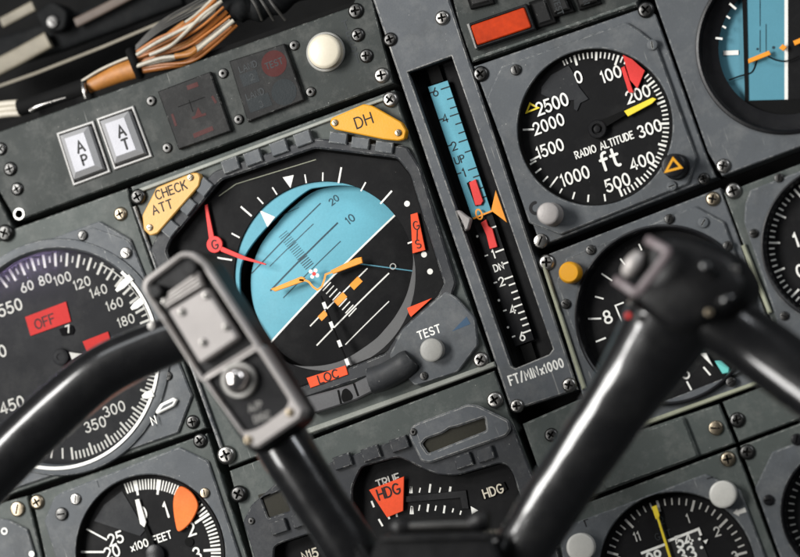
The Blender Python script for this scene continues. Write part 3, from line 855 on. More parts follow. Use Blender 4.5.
# red bracket with a letter
w = -.0022
mb = MB().prism(P([(204.5, 205.5), (207, 204), (214, 237), (209, 240)], w), w - .001, w, .0002)
mb.prism(circ(B(214.5, 244.5, w), 8 * k, 28), w - .001, w + .0002, .0003)
mb.prism(P([(219, 248.5), (222, 246.5), (245, 256.5), (266, 263.8), (265.5, 265), (240, 259), (221, 251.5)], w), w - .001, w, .0002)
gf = mb.build('gyro_flag', M['red'], adi)
text(MB(), 'G', 214.7, 244.6, 8.5, w + .0004, lw=.13).build('lettering', M['black_ink'], gf)
gs = MB().prism(P([(410.5, 214.5), (417.5, 212.5), (425.5, 250), (412.5, 253.5)], -.003), -.004, -.003, .0002).build('glide_slope_flag', M['redorange'], adi)
mb = MB()
for ch, x, y in (('G', 416, 225.5), ('/', 417, 234.5), ('S', 418, 244)): text(mb, ch, x, y, 8, -.0028, lw=.11)
mb.build('lettering', M['black_ink'], gs)
lf = MB().prism(P([(306.5, 378), (345.5, 365.5), (348, 374.5), (310.5, 388)], .004), .0031, .004, .0002).build('localiser_flag', M['redorange'], adi)
text(MB(), 'LOC', 328, 376.5, 8, .0042, lw=.15, sx=1.15).build('lettering', M['black_ink'], lf)
MB().prism(P([(407, 308), (432, 298), (411, 317), (409, 314)], -.0035), -.0042, -.0035, .0001).build('orange_flag', M['redorange'], adi)
# little lamps round the surround
def block(par, x, y, lx, ly, rot=0, h=.0052, m='bezel', name='lamp_block', w0=.001):
    c = B(x, y, h); k = S(x, y, h); ca, sa = math.cos(R(rot)), math.sin(R(rot))
    q = [(c[0] + (a * ca - b * sa) * k, c[1] + (a * sa + b * ca) * k) for a, b in ((-lx / 2, -ly / 2), (lx / 2, -ly / 2), (lx / 2, ly / 2), (-lx / 2, ly / 2))]
    return MB().prism(q, w0, h, .0005).build(name, M[m], par)
for x, y in ((230, 165), (252.5, 157.5), (278.5, 147.5), (302.5, 138.5)): block(adi, x, y, 17, 13)
for x, y in ((338, 138), (360, 143), (384, 147)): block(adi, x, y, 18, 11, -27)
for x, y in ((169.5, 228.5), (187, 206), (203.5, 187)): block(adi, x, y, 15, 13, 32)
# amber and tan legend plates
w = .0065
t2 = lambda *p: tile(200, 0, 3.482, p)
dh = MB().prism(rounded(P(t2((452, 432), (456, 412), (570, 362), (600, 368), (700, 425), (718, 455), (712, 484), (690, 490), (640, 485), (468, 450)), w), .001), .001, w, .0006).build('legend_plate', M['amber'], adi)
dh['label'] = 'amber plate lettered DH'
text(MB(), 'DH', 363.5, 120.5, 10.5, w + .0001, lw=.12, sx=1.15).build('lettering', M['black_ink'], dh)
screw(dh, 335, 122.8, 3.6, 'slot', 'brass', w); screw(dh, 398.3, 132.8, 3.8, 'slot', 'brass', w)
t5 = lambda *p: tile(0, 140, 3.482, p)
ca = MB().prism(rounded(P(t5((495, 262), (545, 165), (670, 114), (690, 114), (698, 132), (692, 160), (548, 325), (522, 333), (500, 312)), w), .0012), .001, w, .0006).build('legend_plate', M['tan'], adi)
ca['label'] = 'tan plate lettered CHECK ATT'
mb = MB(); text(mb, 'CHECK', 170.8, 190, 8.5, w + .0001, lw=.14); text(mb, 'ATT', 162, 207, 8.5, w + .0001, lw=.14, gap=.3)
mb.build('lettering', M['black_ink'], ca)
screw(ca, 190.5, 177.5, 3.6, 'slot', 'brass', w); screw(ca, 149.8, 227.5, 3.6, 'slot', 'brass', w)
# lower right corner: test button, roller, slip tube
MB().prism(rounded(P([(402, 330), (446, 291), (457, 298), (475, 318), (478, 345), (458, 372), (415, 386), (398, 368), (389, 356)], .0035), .002), .0005, .0038, .0006).build('corner_plate', M['bezel'], adi)
text(MB(), 'TEST', 429, 332, 7.5, .0039, lw=.16, gap=.28).build('lettering', M['white'], adi)
MB().poly(P([(452, 331.5), (466.5, 316.5), (470.5, 324)], .0039), .00392).build('blue_arrow', M['bluetri'], adi)
knob(adi, 431, 350, 11.5, .006, 'knobgrey', .0038, 'test_button', .0, .1)
p = smooth([(*B(x, y, .004), .004) for x, y in ((371, 381), (385, 376.5), (402, 367), (412, 358))], 6)
MB().tube(p, [12.5 * k * (1 - .35 * max(0, (i - 13) / 6) ** 2) for i in range(len(p))], 24, True, 2.2).build('roller', M['charcoal'], adi)
screw(adi, 424, 376, 4.5, 'slot', 'steel_dark', .0038)
mb = MB().prism(P([(306, 397), (330, 390.5), (352, 384), (380, 370), (384, 386), (356, 400), (332, 408), (312, 414)], .0065), .001, .0065, .0008)
slip = mb.build('slip_tube', M['slip_grey'], adi)
MB().prism(rounded(P([(341, 397), (342.5, 390), (346, 388), (350, 391), (353, 396), (352, 399.5), (343, 402.5)], .0067), .001), .006, .0068, .0001).build('slip_ball', M['gap'], slip)
mb = MB()
for a, b in (((338, 390), (341, 404)), ((353.5, 383), (358, 396))): line(mb, [a, b], 1.8, .0068)
mb.build('slip_line', M['gap'], slip)
mb = MB().prism(P([(296, 392), (345, 377), (366, 369), (384, 358), (386, 362), (366, 374), (346, 382), (297, 397)], .003), .0, .003, .0005); mb.build('ledge', M['grey_flat'], adi)
MB().prism(P([(300, 431), (494, 361.5), (495.5, 366.5), (301, 437)], .0022), -.004, .0022, .0006).build('bottom_edge', M['ridge'], adi)
MB().prism(P([(133.5, 190.5), (393, 93.5), (394.2, 96.5), (135, 194)], .0018), -.002, .0018, .0004).build('top_edge', M['ridge'], adi)
MB().prism(P([(132.5, 207), (135, 206), (226, 458), (223, 459)], .0025), -.004, .0025, .0006).build('left_edge', M['bezel_chip'], adi)
for x, y, r, m in ((138.5, 196.8, 8.5, 'steel_dark'), (390.5, 99.5, 8.5, 'steel'), (481, 360, 8.5, 'steel'), (226.5, 455, 10, 'steel')):
    screw(adi, x, y, r, 'phillips', m, .001)

# ================================================================== vertical speed tape
o = B(475, 210)
vs = thing('vertical_speed_indicator', 'tall narrow vertical speed indicator with a blue and black tape and red pointers', 'gauge', o)
win = P([(407.5, 72), (451.5, 56), (553, 349), (549, 354.5), (515, 368.5), (510.5, 366)], .001)
MB().plate(P([(369, -12), (445, -12), (578, 389.5), (511.5, 411)], .001), [win], BACK, .001, .0008, .0004).build('front_plate', M['bezel_chip'], vs)
mb = MB(); mb.bridge(mb.loop(inset(win, -.0002), .0002), mb.loop(inset(win, .0003), -.012)); mb.build('window_wall', M['gap'], vs)
MB().poly(inset(win, -.0004), -.0125).build('window_back', M['black'], vs)
w = -.009
def VT(f, g):      # tape coordinate: f along (0 top, 1 bottom), g across
    a, b = (428, 87), (447.5, 80.5)
    c, d = (515.5, 346.5), (534, 339.5)
    l = (a[0] + (c[0] - a[0]) * f, a[1] + (c[1] - a[1]) * f); r = (b[0] + (d[0] - b[0]) * f, b[1] + (d[1] - b[1]) * f)
    return (l[0] + (r[0] - l[0]) * g, l[1] + (r[1] - l[1]) * g)
MB().prism(P([VT(0, 0), VT(0, 1), VT(.505, 1), VT(.505, 0)], w), w - .002, w).build('up_tape', M['sky'], vs)
MB().prism(P([VT(.507, 0), VT(.507, 1), VT(1, 1), VT(1, 0)], w), w - .002, w).build('down_tape', M['gloss'], vs)
MB().prism(P([VT(-.14, .2), VT(-.14, .8), VT(-.005, .8), VT(-.005, .2)], w), w - .003, w - .001).build('tape_end', M['gap'], vs)
MB().prism(P([VT(1.005, .2), VT(1.005, .8), VT(1.1, .8), VT(1.1, .2)], w), w - .003, w - .001).build('tape_end', M['gap'], vs)
w = -.0089
def yf(y): return (y - 87) / 259.5     # left edge row to f
mu, md = MB(), MB()
for y, big in ((93, 1), (104, 0), (113, 0), (120, 1), (129, 0), (138, 0), (146, 1), (157, 0), (174, 1), (182, 0), (194, 0), (203, 0)):
    f = yf(y); line(mu, [VT(f, .55 if big else .68), VT(f, 1)], 1.2, w)
    if big: line(mu, [VT(f, 0), VT(f, .2)], 1.2, w)
for y, big in ((233, 0), (256, 1), (269, 0), (283, 1), (290, 0), (297.5, 0), (304, 0), (311, 1), (318, 0), (324.5, 0), (330.5, 0), (337, 1)):
    f = yf(y); line(md, [VT(f, .55 if big else .66), VT(f, 1)], 1.6, w)
    if big: line(md, [VT(f, -.02), VT(f, .16)], 1.5, w)
for f in (yf(236), yf(300), yf(327)): dot(md, *VT(f, -.05), 1.2, w)
text(mu, '6', 435.2, 92, 8, w, lw=.13); text(mu, '4', 445, 118.3, 8, w, lw=.13); text(mu, '2', 454, 146, 8, w, lw=.13)
text(mu, 'UP', 459.5, 159.5, 7, w, lw=.14); text(mu, '1', 464, 172.5, 8, w, lw=.15)
text(md, '1', 493.5, 254, 8, w, lw=.17); text(md, 'DN', 498.5, 267, 6.5, w, lw=.18); text(md, '2', 501.5, 281.5, 8, w, lw=.16); text(md, '4', 512.5, 309.5, 8, w, lw=.16); text(md, '6', 522, 336.5, 8, w, lw=.16)
mu.build('up_scale', M['black_ink'], vs); md.build('down_scale', M['white'], vs)
mb = MB(); text(mb, '0', 479, 214.3, 10, -.0068, lw=.14); line(mb, [(473, 218.5), (493, 210.5)], 1.8, -.007); mb.build('zero_mark', M['orange'], vs)
t7 = lambda *p: tile(400, 140, 3.482, p)
MB().prism(P(t7((240, 148), (264, 136), (290, 212), (282, 226), (262, 228)), -.0075), -.0085, -.0075, .0003).build('pointer', M['red'], vs)
MB().prism(P(t7((232, 150), (244, 142), (268, 226), (262, 230)), -.0078), -.0086, -.0078).build('pointer_edge', M['gap'], vs)
MB().prism(rounded(P(t7((280, 288), (300, 276), (308, 300), (322, 308), (340, 372), (312, 380), (300, 330)), -.0075), .0006), -.0085, -.0075, .0003).build('pointer', M['red'], vs)
MB().prism(P(t7((333, 174), (373, 288), (317, 246)), -.002), -.003, -.002, .0002).build('index', M['orange'], vs)
MB().prism(rounded(P(t7((193, 246), (206, 244), (228, 262), (244, 272), (244, 282), (236, 310), (226, 318), (216, 290)), .002), .0006), -.003, .002, .0006).build('side_lever', M['alu'], vs)
text(MB(), 'FT/MIN', 523.5, 376, 9, .0011, lw=.17, sx=.74).build('lettering', M['white'], vs)
text(MB(), 'x1000', 551.5, 366.3, 8.5, .0011, lw=.17, sx=.74).build('lettering', M['white'], vs)
for x, y, r, m in ((442.5, 18, 8, 'steel'), (517, 406, 7.5, 'steel'), (569.5, 385, 8, 'steel'), (390.5, 39.5, 7.5, 'steel_dark')):
    screw(vs, x, y, r, 'phillips', m, .001)

# ================================================================== lamp strip above the radio altimeter
o = B(540, 20)
ls = thing('lamp_strip', 'dark panel strip along the top edge that carries the orange lamp', 'panel', o)
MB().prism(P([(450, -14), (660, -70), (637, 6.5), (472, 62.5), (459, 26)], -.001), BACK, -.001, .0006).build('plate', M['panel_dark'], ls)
MB().prism(P([(473, 57.5), (636, 1.5), (636.5, 4.5), (474, 60.5)], .0), -.003, .0002, .0004).build('lower_edge', M['panel'], ls)
q = P([(467, 24), (526, 3.5), (535.5, 29), (475.5, 49)], .005); c = (sum(p[0] for p in q) / 4, sum(p[1] for p in q) / 4)
ol = thing('warning_lamp', 'orange rectangular lamp in a black housing on the top strip', 'warning lamp', c)
MB().plate(q, [rounded(inset(q, .0016), .0012)], -.003, .005, .0005).build('housing', M['gloss'], ol)
MB().prism(rounded(inset(q, .0017), .0012), .001, .0056, .0005).build('lens', M['lamp_lens'], ol)
MB().prism(P([(466.3, 24), (469, 23), (477, 48.5), (475, 49.2)], .0055), -.001, .0055, .0003).build('side_trim', M['chrome'], ol)
for pts, lt, lab in (([(528, 2), (546, -5), (556, 22), (537, 28)], '', 'black lamp housing with no lens, directly right of the orange lamp'),
                     ([(545, -4), (565, -11), (574, 11), (553, 17)], 'TEST', 'first dark button with a worn label right of the orange lamp'),
                     ([(572, -10), (594, -17), (601, 3), (579, 10)], 'ON', 'second dark button with a worn label, at the top edge above the radio altimeter'),
                     ([(465, -6), (488, -13), (494, 3), (470, 9)], '', 'dark button cut off by the top edge above the orange lamp')):
    q = P(pts, .003); c = (sum(p[0] for p in q) / 4, sum(p[1] for p in q) / 4)
    b_ = thing('switch_button', lab, 'button', c)
    MB().prism(q, -.003, .002, .0005).build('housing', M['gap'], b_)
    MB().prism(inset(q, .0016), .001, .0048 if lt else .003, .0008).build('cap', M['annun'], b_)
    if lt:
        cx, cy = sum(p[0] for p in pts) / 4, sum(p[1] for p in pts) / 4
        text(MB(), lt, cx - 1, cy + 3, 5.5, .0049, ang=-90, lw=.16).build('lettering', M['dimgrey'], b_)

# ================================================================== radio altimeter
o = B(595, 127)
ra = thing('radio_altimeter', 'square radio altimeter marked in ft with a yellow pointer and a red bug', 'altimeter', o)
Dl = Dial(594.5, 127, 76.5, -.0045); k = Dl.k
MB().plate(P([(474, 66.5), (640, 9), (655, 14), (660, 27), (708, 160), (716, 177), (541, 246)], 0), [circ(B(594.5, 127, 0), 79 * k, 96)], BACK, 0, .0006).build('mounting_plate', M['bezel'], ra)
MB().plate(rounded(P([(487, 97), (501, 66), (626, 22), (640, 31), (656, 44), (697, 158), (688, 184), (560, 235), (529, 223)], .0022), .001, 3), [circ(B(594.5, 127, .0022), 77.5 * k, 96)], 0, .0022, .0007).build('bezel', M['bezel'], ra)
w = Dl.w
MB().lathe(B(594.5, 127, .001), [(77.4 * k, .0018), (76.8 * k, .0012), (76.2 * k, w - .001)], 96).build('rim', M['gap'], ra)
MB().lathe(Dl.c, [(0, w - .0004), (78 * k, w - .0004)], 96).build('dial', M['black'], ra)
MB().prism(P([(541.5, 87), (551, 75), (568.5, 65.5), (572, 70.5), (579, 87), (588.5, 99), (580.5, 103), (577, 111), (574, 109), (574, 100), (556, 101), (541, 94)], w + .0003), w - .0004, w + .0003, .0001).build('scale_mask', M['dial_grey'], ra)
mb = MB()
a0 = math.degrees(math.atan2(127 - 60.5, 575 - 594.5)); a1 = math.degrees(math.atan2(127 - 193, 621.5 - 594.5))
for i, a in enumerate(steps(a0, a1, 50)):
    Dl.ticks(mb, [a], .84 if i % 10 == 0 else (.865 if i % 5 == 0 else .895), .975, 2.3 if i % 5 == 0 else 1.5)
for x, y in ((604.5, 192), (589, 193), (575.5, 189.5), (557.5, 176), (551, 172), (543.5, 165.5), (538, 158.5)):
    a = math.degrees(math.atan2(127 - y, x - 594.5)); Dl.ticks(mb, [a], .80 if (x, y) in ((557.5, 176),) else .88, .975, 1.7)
Dl.ticks(mb, [-163.5, 180.5, 183], .83, .97, 1.7) if False else Dl.ticks(mb, [math.degrees(math.atan2(127 - 156.5, 536 - 594.5)), math.degrees(math.atan2(127 - 128.5, 526 - 594.5))], .80, .95, 1.9)
for a in (-118, 113.5, 116, 110): Dl.ticks(mb, [a], .9, .97, 1.5)
mb.build('scale', M['white'], ra)
w += .0001
mb = MB()
for s, x, y, h in (('0', 578.3, 77, 12), ('100', 611, 74, 12), ('200', 638, 94, 12), ('300', 649.5, 128.5, 12), ('400', 642, 161, 12), ('500', 617.5, 182.5, 12.5), ('1000', 575, 176, 12.5), ('1500', 550, 148.5, 12), ('2000', 548.5, 124, 12)):
    text(mb, s, x, y, h * .93, w, lw=.145, sx=.86 if len(s) > 3 else .92, gap=.22)
text(mb, '2500', 552, 104, 12, w + .0004, lw=.145, sx=.86, gap=.2)
mb.build('numerals', M['white'], ra)
mb = MB(); text(mb, 'RADIO ALTITUDE', 604, 145, 7, w, lw=.16, sx=.82, gap=.22); text(mb, 'ft', 609.5, 159.5, 17, w, lw=.15, sx=1.0); mb.build('lettering', M['white'], ra)
mb = MB(); mb.ribbon(L([(526.5, 112.5), (530, 103.5), (538, 107.8)], w + .0004), 1.8 * k, w + .0004, closed=True); mb.build('index', M['yellow'], ra)
rb = MB().prism(P([(622.5, 54.5), (632, 59), (645, 70.5), (637.5, 88.5), (630, 80)], -.003), -.0038, -.003, .0002)
rb.prism(P([(621, 68), (624.5, 66), (633.5, 92.5), (628.5, 92.5)], -.003), -.0038, -.003, .0002)
rb.build('bug', M['pinkred'], ra)
hub = MB().prism(P([(596, 122.5), (626, 109), (628, 114), (599, 131)], -.002), -.003, -.002, .0002).build('pointer_arm', M['gap'], ra)
MB().prism(P([(624, 111), (652.5, 97.5), (656.5, 99), (652, 103.5), (628, 116.5)], -.0018), -.0026, -.0018, .0002).build('pointer', M['yellow'], ra)
MB().lathe(B(597, 129, -.001), [(9.5 * k, -.004), (9.5 * k, -.0018), (8.5 * k, -.0012), (5.5 * k, -.0012), (5 * k, -.002), (3.6 * k, -.0022), (3.2 * k, -.0008), (0, -.0006)], 36).build('hub', M['gloss'], ra)
knob(ra, 547.5, 213.5, 11, .012, 'alu', .0022, 'knob', .08, .12)
mb = MB(); mb.ribbon(arcpts(B(536, 208, .0023), 5.5 * k, R(80), R(280), 16), 3.2 * k, .00235); mb.build('arrow', M['black_ink'], ra)
kb = knob(ra, 673, 165.5, 12, .013, 'gloss', .0022, 'knob', .1, .1)
mb = MB(); mb.ribbon(L([(666, 171.5), (673, 158.5), (681, 167.5)], .0153), 2.4 * k, .0154, closed=True); mb.build('triangle', M['amber'], kb)
for x, y, r, kd, m in ((481, 74, 8.5, 'phillips', 'steel_dark'), (516, 70, 6, 'slot', 'steel_dark'), (646, 10, 9, 'phillips', 'steel_dark'), (652.5, 45, 6, 'slot', 'bezelm'), (541, 241, 8, 'slot', 'steel'), (704, 179, 6.5, 'phillips', 'steel_dark'), (672, 186, 5.5, 'slot', 'bezelm')):
    if m == 'bezelm': m = 'bezel'
    screw(ra, x, y, r, kd, m, 0.0022 if kd == 'slot' and r < 7 else 0)

# ================================================================== standby attitude indicator, top right
o = B(770, 45)
st = thing('standby_attitude_indicator', 'small attitude indicator in the top right corner, its blue ball turned on its side', 'attitude indicator', o)
k = S(770, 45)
MB().plate(P([(656, 4), (651, -14), (780, -62), (905, -62), (905, 107), (722, 176), (708, 152)], 0), [circ(B(785, 45, 0), 86 * k, 96)], BACK, 0, .0006).build('bezel', M['bezel'], st)
c0 = B(785, 45, 0)
MB().lathe(c0, [(90 * k, 0), (89 * k, .0012), (86.5 * k, .0016), (85 * k, .0008), (84 * k, -.004), (68.5 * k, -.0065)], 96).build('rim', M['gloss'], st)
w = -.011
MB().prism(circ(B(785, 45, w), 76 * k, 72), w - .003, w).build('side_drum', M['sky_dim'], st)
MB().prism(P([(746, -30), (784.5, -30), (784.5, 103), (746, 103)], -.009), -.0105, -.009).build('sky_half', M['sky_mid'], st)
MB().prism(P([(788, -30), (870, -30), (870, 103), (788, 103)], -.009), -.0105, -.009).build('ground_half', M['black'], st)
MB().prism(P([(784.5, -30), (788, -30), (788, 103), (784.5, 103)], -.0089), -.0105, -.0088).build('horizon_line', M['white'], st)
MB().prism(P([(741.5, -30), (746, -30), (748.5, 100), (745, 103)], -.0085), -.011, -.0085).build('drum_gap', M['gap'], st)
MB().prism(P([(732, 101), (860, 97.5), (860, 140), (745, 130)], -.008), -.011, -.008).build('lower_mask', M['gap'], st)
mb = MB(); line(mb, [(715.5, 38), (722.5, 38.8)], 2.2, -.0055); line(mb, [(729.5, 3.5), (736, 9)], 2.2, -.0055); line(mb, [(726.5, 16), (730, 18.5)], 1.8, -.0055); line(mb, [(722.5, 26), (726, 28)], 1.8, -.0055)
mb.build('bank_scale', M['white'], st)
line(MB(), [(723.5, 53), (738.5, 52.5)], 4.6, -.0105).build('side_mark', M['white'], st)
w = -.006
mb = MB().prism(P([(748, 59), (769, 50.5), (771, 54.5), (748.5, 63.5)], w), w - .001, w, .0002)
mb.prism(P([(779, 48), (782.5, 44), (787, 47), (783.5, 51)], w), w - .001, w, .0002)
mb.prism(P([(793, 41), (812, 33), (813.5, 37), (795, 45.5)], w), w - .001, w, .0002)
mb.build('aircraft_symbol', M['orange'], st)
MB().tube(smooth([(*B(x, y, w - .001), w - .001) for x, y in ((768, 56), (776, 60), (787, 61), (799, 56))], 5), .8 * k, 8).build('wire_arm', M['gap'], st)
MB().tube(smooth([(*B(x, y, w - .003), w - .003) for x, y in ((729, 80), (740, 76), (752, 72), (757, 60))], 5), .8 * k, 8).build('wire_arm', M['gap'], st)
mb = MB()
for y in (8, 26, 52): line(mb, [(760, y - 22 if y > 8 else -10), (760, y)], .6, -.0088)
line(mb, [(766, 24), (766, 52)], .6, -.0088); dot(mb, 757.5, 49, 1.2, -.0088); dot(mb, 773.5, 47.5, 1.5, -.0088)
mb.build('pitch_scale', M['navy_ink'], st)
screw(st, 723.5, 166, 8, 'phillips', 'steel', 0)

# ================================================================== gauge behind the right arm
o = B(664, 315)
mg = thing('machmeter', 'round black gauge with a big 8 and a yellow knob, behind the right yoke arm', 'gauge', o)
Dl = Dial(664, 315, 86, -.005); k = Dl.k; w = Dl.w
MB().plate(P([(541, 257), (720, 188), (767, 316), (790, 370), (600, 439), (588, 412), (581, 391)], 0), [circ(B(664, 315, 0), 88 * k, 96)], BACK, 0, .0006).build('mounting_plate', M['bezel'], mg)
MB().plate(rounded(P([(556, 282), (566, 258), (695, 206), (724, 222), (758, 312), (757, 352), (744, 372), (620, 420), (600, 408)], .002), .001, 3), [circ(B(664, 315, .002), 88 * k, 96)], 0, .002, .0007).build('bezel', M['bezel'], mg)
MB().lathe(B(664, 315, .001), [(90 * k, .002), (89.5 * k, .0032), (88 * k, .0036), (86.5 * k, .003), (85.5 * k, .001), (84 * k, w - .001)], 96).build('rim', M['gloss'], mg)
MB().lathe(Dl.c, [(0, w - .0003), (87 * k, w - .0003)], 96).build('dial', M['black'], mg)
t8 = lambda *p: tile(580, 140, 3.482, p)
tb = lambda *p: tile(580, 270, 3.482, p)
mb = MB()
for a, b in (((75, 465), (112, 490)), ((140, 413), (156, 434)), ((205, 362), (215, 384)), ((52, 545), (82, 553))): line(mb, t8(a, b), 1.6, w)
for a, b in (((28, 170), (74, 169)), ((55, 250), (90, 236)), ((430, 338), (454, 366)), ((372, 388), (388, 418)), ((300, 395), (305, 425))): line(mb, tb(a, b), 1.8, w)
mb.build('scale', M['white'], mg)
mb = MB(); text(mb, '8', 607.5, 317, 12, w, lw=.15); text(mb, '5', 685.5, 373, 11, w, lw=.15); text(mb, '9', 640, 265, 11, w, lw=.15); text(mb, '7', 634, 358, 11, w, lw=.15); mb.build('numerals', M['white'], mg)
mb = MB(); mb.ribbon(L(tb((152, 113), (123, 124), (152, 196)), w), 1.6 * k, w, caps=False); mb.build('counter_frame', M['white'], mg)
MB().prism(P(tb((415, 290), (440, 290), (463, 336)), -.003), -.004, -.003, .0002).build('pointer', M['white'], mg)
MB().prism(rounded(P(tb((468, 316), (490, 316), (520, 342), (518, 358), (496, 362)), -.002), .0006), -.004, -.002, .0004).build('bug', M['teal'], mg)
knob(mg, 569, 272.5, 11, .008, 'amber', .002, 'knob', .0, .3)
for x, y, r, kd, m in ((591, 250, 5.5, 'slot', 'steel_dark'), (669.5, 219, 5.5, 'slot', 'steel_dark'), (703.5, 222.5, 6, 'slot', 'bezel'), (728, 246, 5.5, 'slot', 'steel_dark'), (731, 382, 5.5, 'slot', 'steel_dark'), (566, 304, 5.5, 'slot', 'steel_dark')):
    screw(mg, x, y, r, kd, m, .002)
screw(mg, 547, 262.5, 9, 'phillips', 'steel', 0); screw(mg, 713, 199, 8, 'phillips', 'brass', 0)
MB().prism(P([(600, 437), (766, 377.5), (768, 381), (602, 441.5)], .002), -.005, .002, .0006).build('bottom_edge', M['primer'], mg)
MB().prism(P([(741, 246), (745, 244), (772, 312), (768, 314)], .002), -.005, .002, .0006).build('right_edge', M['primer'], mg)
MB().prism(P([(541, 264), (544.5, 263), (586, 388), (582, 390)], .002), -.005, .002, .0006).build('left_edge', M['primer'], mg)

# ================================================================== gauge cut off by the right edge
o = B(843, 244)
rg = thing('pressure_gauge', 'round dial with white ticks cut off by the right edge, under the standby attitude indicator', 'gauge', o)
Dl = Dial(843, 244, 79, -.005); k = Dl.k; w = Dl.w
MB().plate(P([(724, 193), (905, 124), (905, 326), (790, 368), (771, 318)], 0), [circ(B(843, 244, 0), 81 * k, 96)], BACK, 0, .0006).build('mounting_plate', M['panel'], rg)
MB().plate(rounded(P([(745, 204), (750, 190), (905, 131), (905, 315), (800, 352), (785, 345), (744, 222)], .002), .001, 3), [circ(B(843, 244, .002), 80.5 * k, 96)], 0, .002, .0007).build('bezel', M['bezel'], rg)
MB().lathe(B(843, 244, .001), [(82 * k, .002), (81.5 * k, .0032), (80 * k, .0036), (78.5 * k, .003), (77.5 * k, .001), (77 * k, w - .001)], 96).build('rim', M['gloss'], rg)
MB().lathe(Dl.c, [(0, w - .0003), (79 * k, w - .0003)], 96).build('dial', M['black'], rg)
mb = MB()
for i, a in enumerate(steps(122, 245, 26)): Dl.ticks(mb, [a], .80 if i % 5 == 2 else .87, .94, 2.0 if i % 5 == 2 else 1.6)
mb.build('scale', M['white'], rg)
mb = MB(); text(mb, '1', 796, 240, 13, w, lw=.16); text(mb, '0', 800.5, 271, 12, w, lw=.15); mb.build('numerals', M['white'], rg)
for x, y in ((779, 178), (754, 233.5), (784.5, 316)): screw(rg, x, y, 5, 'slot', 'steel_dark', .002)
screw(rg, 733.5, 191, 9, 'phillips', 'steel', 0)

# ================================================================== blank plates under it
o = B(640, 455)
bl = thing('blanking_plate', 'blank grey plate with a raised cover, under the right yoke arm', 'plate', o)
MB().prism(P([(522.5, 424), (579, 399.5), (587, 416), (599, 443.5), (719, 404), (735, 443.5), (553, 511)], 0), BACK, 0, .0008).build('plate', M['panel'], bl)
MB().prism(rounded(P([(590, 449), (683, 416), (699, 457), (605, 491)], .003), .002), 0, .003, .0012).build('cover', M['panel'], bl, sharp=25)
screw(bl, 551.5, 435, 7.5, 'phillips', 'steel_dark', 0); screw(bl, 716, 428, 8, 'slot', 'brass', 0)
o = B(775, 405)
b2 = thing('blanking_plate', 'plain grey blank plate with one dark screw, at the right edge under the yoke horn', 'plate', o)
MB().prism(P([(722.5, 402), (905, 333), (905, 380), (739, 442)], 0), BACK, 0, .0008).build('plate', M['panel'], b2)
screw(b2, 737.5, 420, 8.5, 'phillips', 'steel_dark', 0)

# ================================================================== clock
o = B(677, 570)
ck = thing('clock', 'round clock with a yellow hand and number windows at the bottom edge', 'clock', o)
Dl = Dial(677, 571, 76.5, -.0045); k = Dl.k; w = Dl.w
MB().plate(P([(553, 516), (735.5, 447.5), (777, 557), (800, 640), (560, 680), (540, 560)], 0), [circ(B(677, 571, 0), 79 * k, 96)], BACK, 0, .0006).build('mounting_plate', M['panel'], ck)
MB().plate(rounded(P([(560, 540), (572, 524), (705, 474), (740, 490), (772, 575), (770, 660), (580, 670)], .002), .001, 3), [circ(B(677, 571, .002), 78 * k, 96)], 0, .002, .0007).build('bezel', M['bezel'], ck)
MB().lathe(B(677, 571, .001), [(77.8 * k, .0018), (77 * k, .0012), (76.4 * k, w - .001)], 96).build('rim', M['gap'], ck)
MB().lathe(Dl.c, [(0, w - .0004), (78 * k, w - .0004)], 96).build('dial', M['black'], ck)
mb = MB()
for i in range(60):
    a = 106.5 - 6 * i
    if -60 < ((a + 180) % 360 - 180) or a > 0: Dl.ticks(mb, [a], .80 if i % 5 == 0 else .86, .95, 2.4 if i % 5 == 0 else 1.5)
mb.build('scale', M['offwhite'], ck)
mb = MB()
for s, x, y in (('1', 688, 518.5), ('2', 717, 531.5), ('3', 735, 556), ('11', 637, 536.5), ('10', 618, 562)): text(mb, s, x, y, 8.5, w, lw=.15)
mb.build('numerals', M['offwhite'], ck)
mb = MB(); text(mb, '12', 660, 521, 7, w, lw=.14); text(mb, 'GMT', 663, 535, 6.5, w, lw=.12); mb.build('dim_lettering', M['dimgrey'], ck)
w2 = w + .0005
MB().prism(P([(641, 553), (697, 529), (712, 568), (655, 590)], w + .0003), w - .0004, w + .0003).build('counter_window', M['counter'], ck)
mb = MB(); line(mb, [(641, 553.5), (666, 544)], 2.6, w2); mb.ribbon(L([(668, 541), (698.5, 529), (701, 535.5)], w2), 2.6 * k, w2, caps=False); mb.build('window_frame', M['white'], ck)
mb = MB(); text(mb, '54', 684, 540.5, 11, w2, lw=.2); text(mb, '33', 687, 554, 12, w2, lw=.17); text(mb, '09', 654, 557, 10, w2, lw=.2); text(mb, '21', 692, 568, 11, w2, lw=.17)
dot(mb, 699.5, 539, 1.5, w2); dot(mb, 701.5, 547.5, 1.6, w2); mb.poly(P([(703, 541), (708, 539), (706, 544)], w2), w2)
mb.build('counter_figures', M['white'], ck)
mb = MB().prism(P([(651.5, 507), (656.5, 505), (659.5, 515), (658.5, 519.5), (655.5, 519)], -.0015), -.0023, -.0015, .0002)
mb.prism(P([(656.2, 517), (658.6, 517), (674, 566), (671.5, 567)], -.0015), -.0023, -.0015, .0002)
mb.build('hand', M['yellow'], ck)
knob(ck, 722.5, 494.5, 13.5, .006, 'paleknob', .002, 'knob', 0, .08); knob(ck, 580, 547.5, 14, .006, 'paleknob', .002, 'knob', 0, .08)
mb = MB(); mb.prism(P([(733, 513), (737, 509), (737.5, 510.5), (745, 507.5), (746.5, 512), (739, 514.5), (739.5, 516.5)], .0022), .0015, .0022, .0001); mb.build('arrow', M['offwhite'], ck)
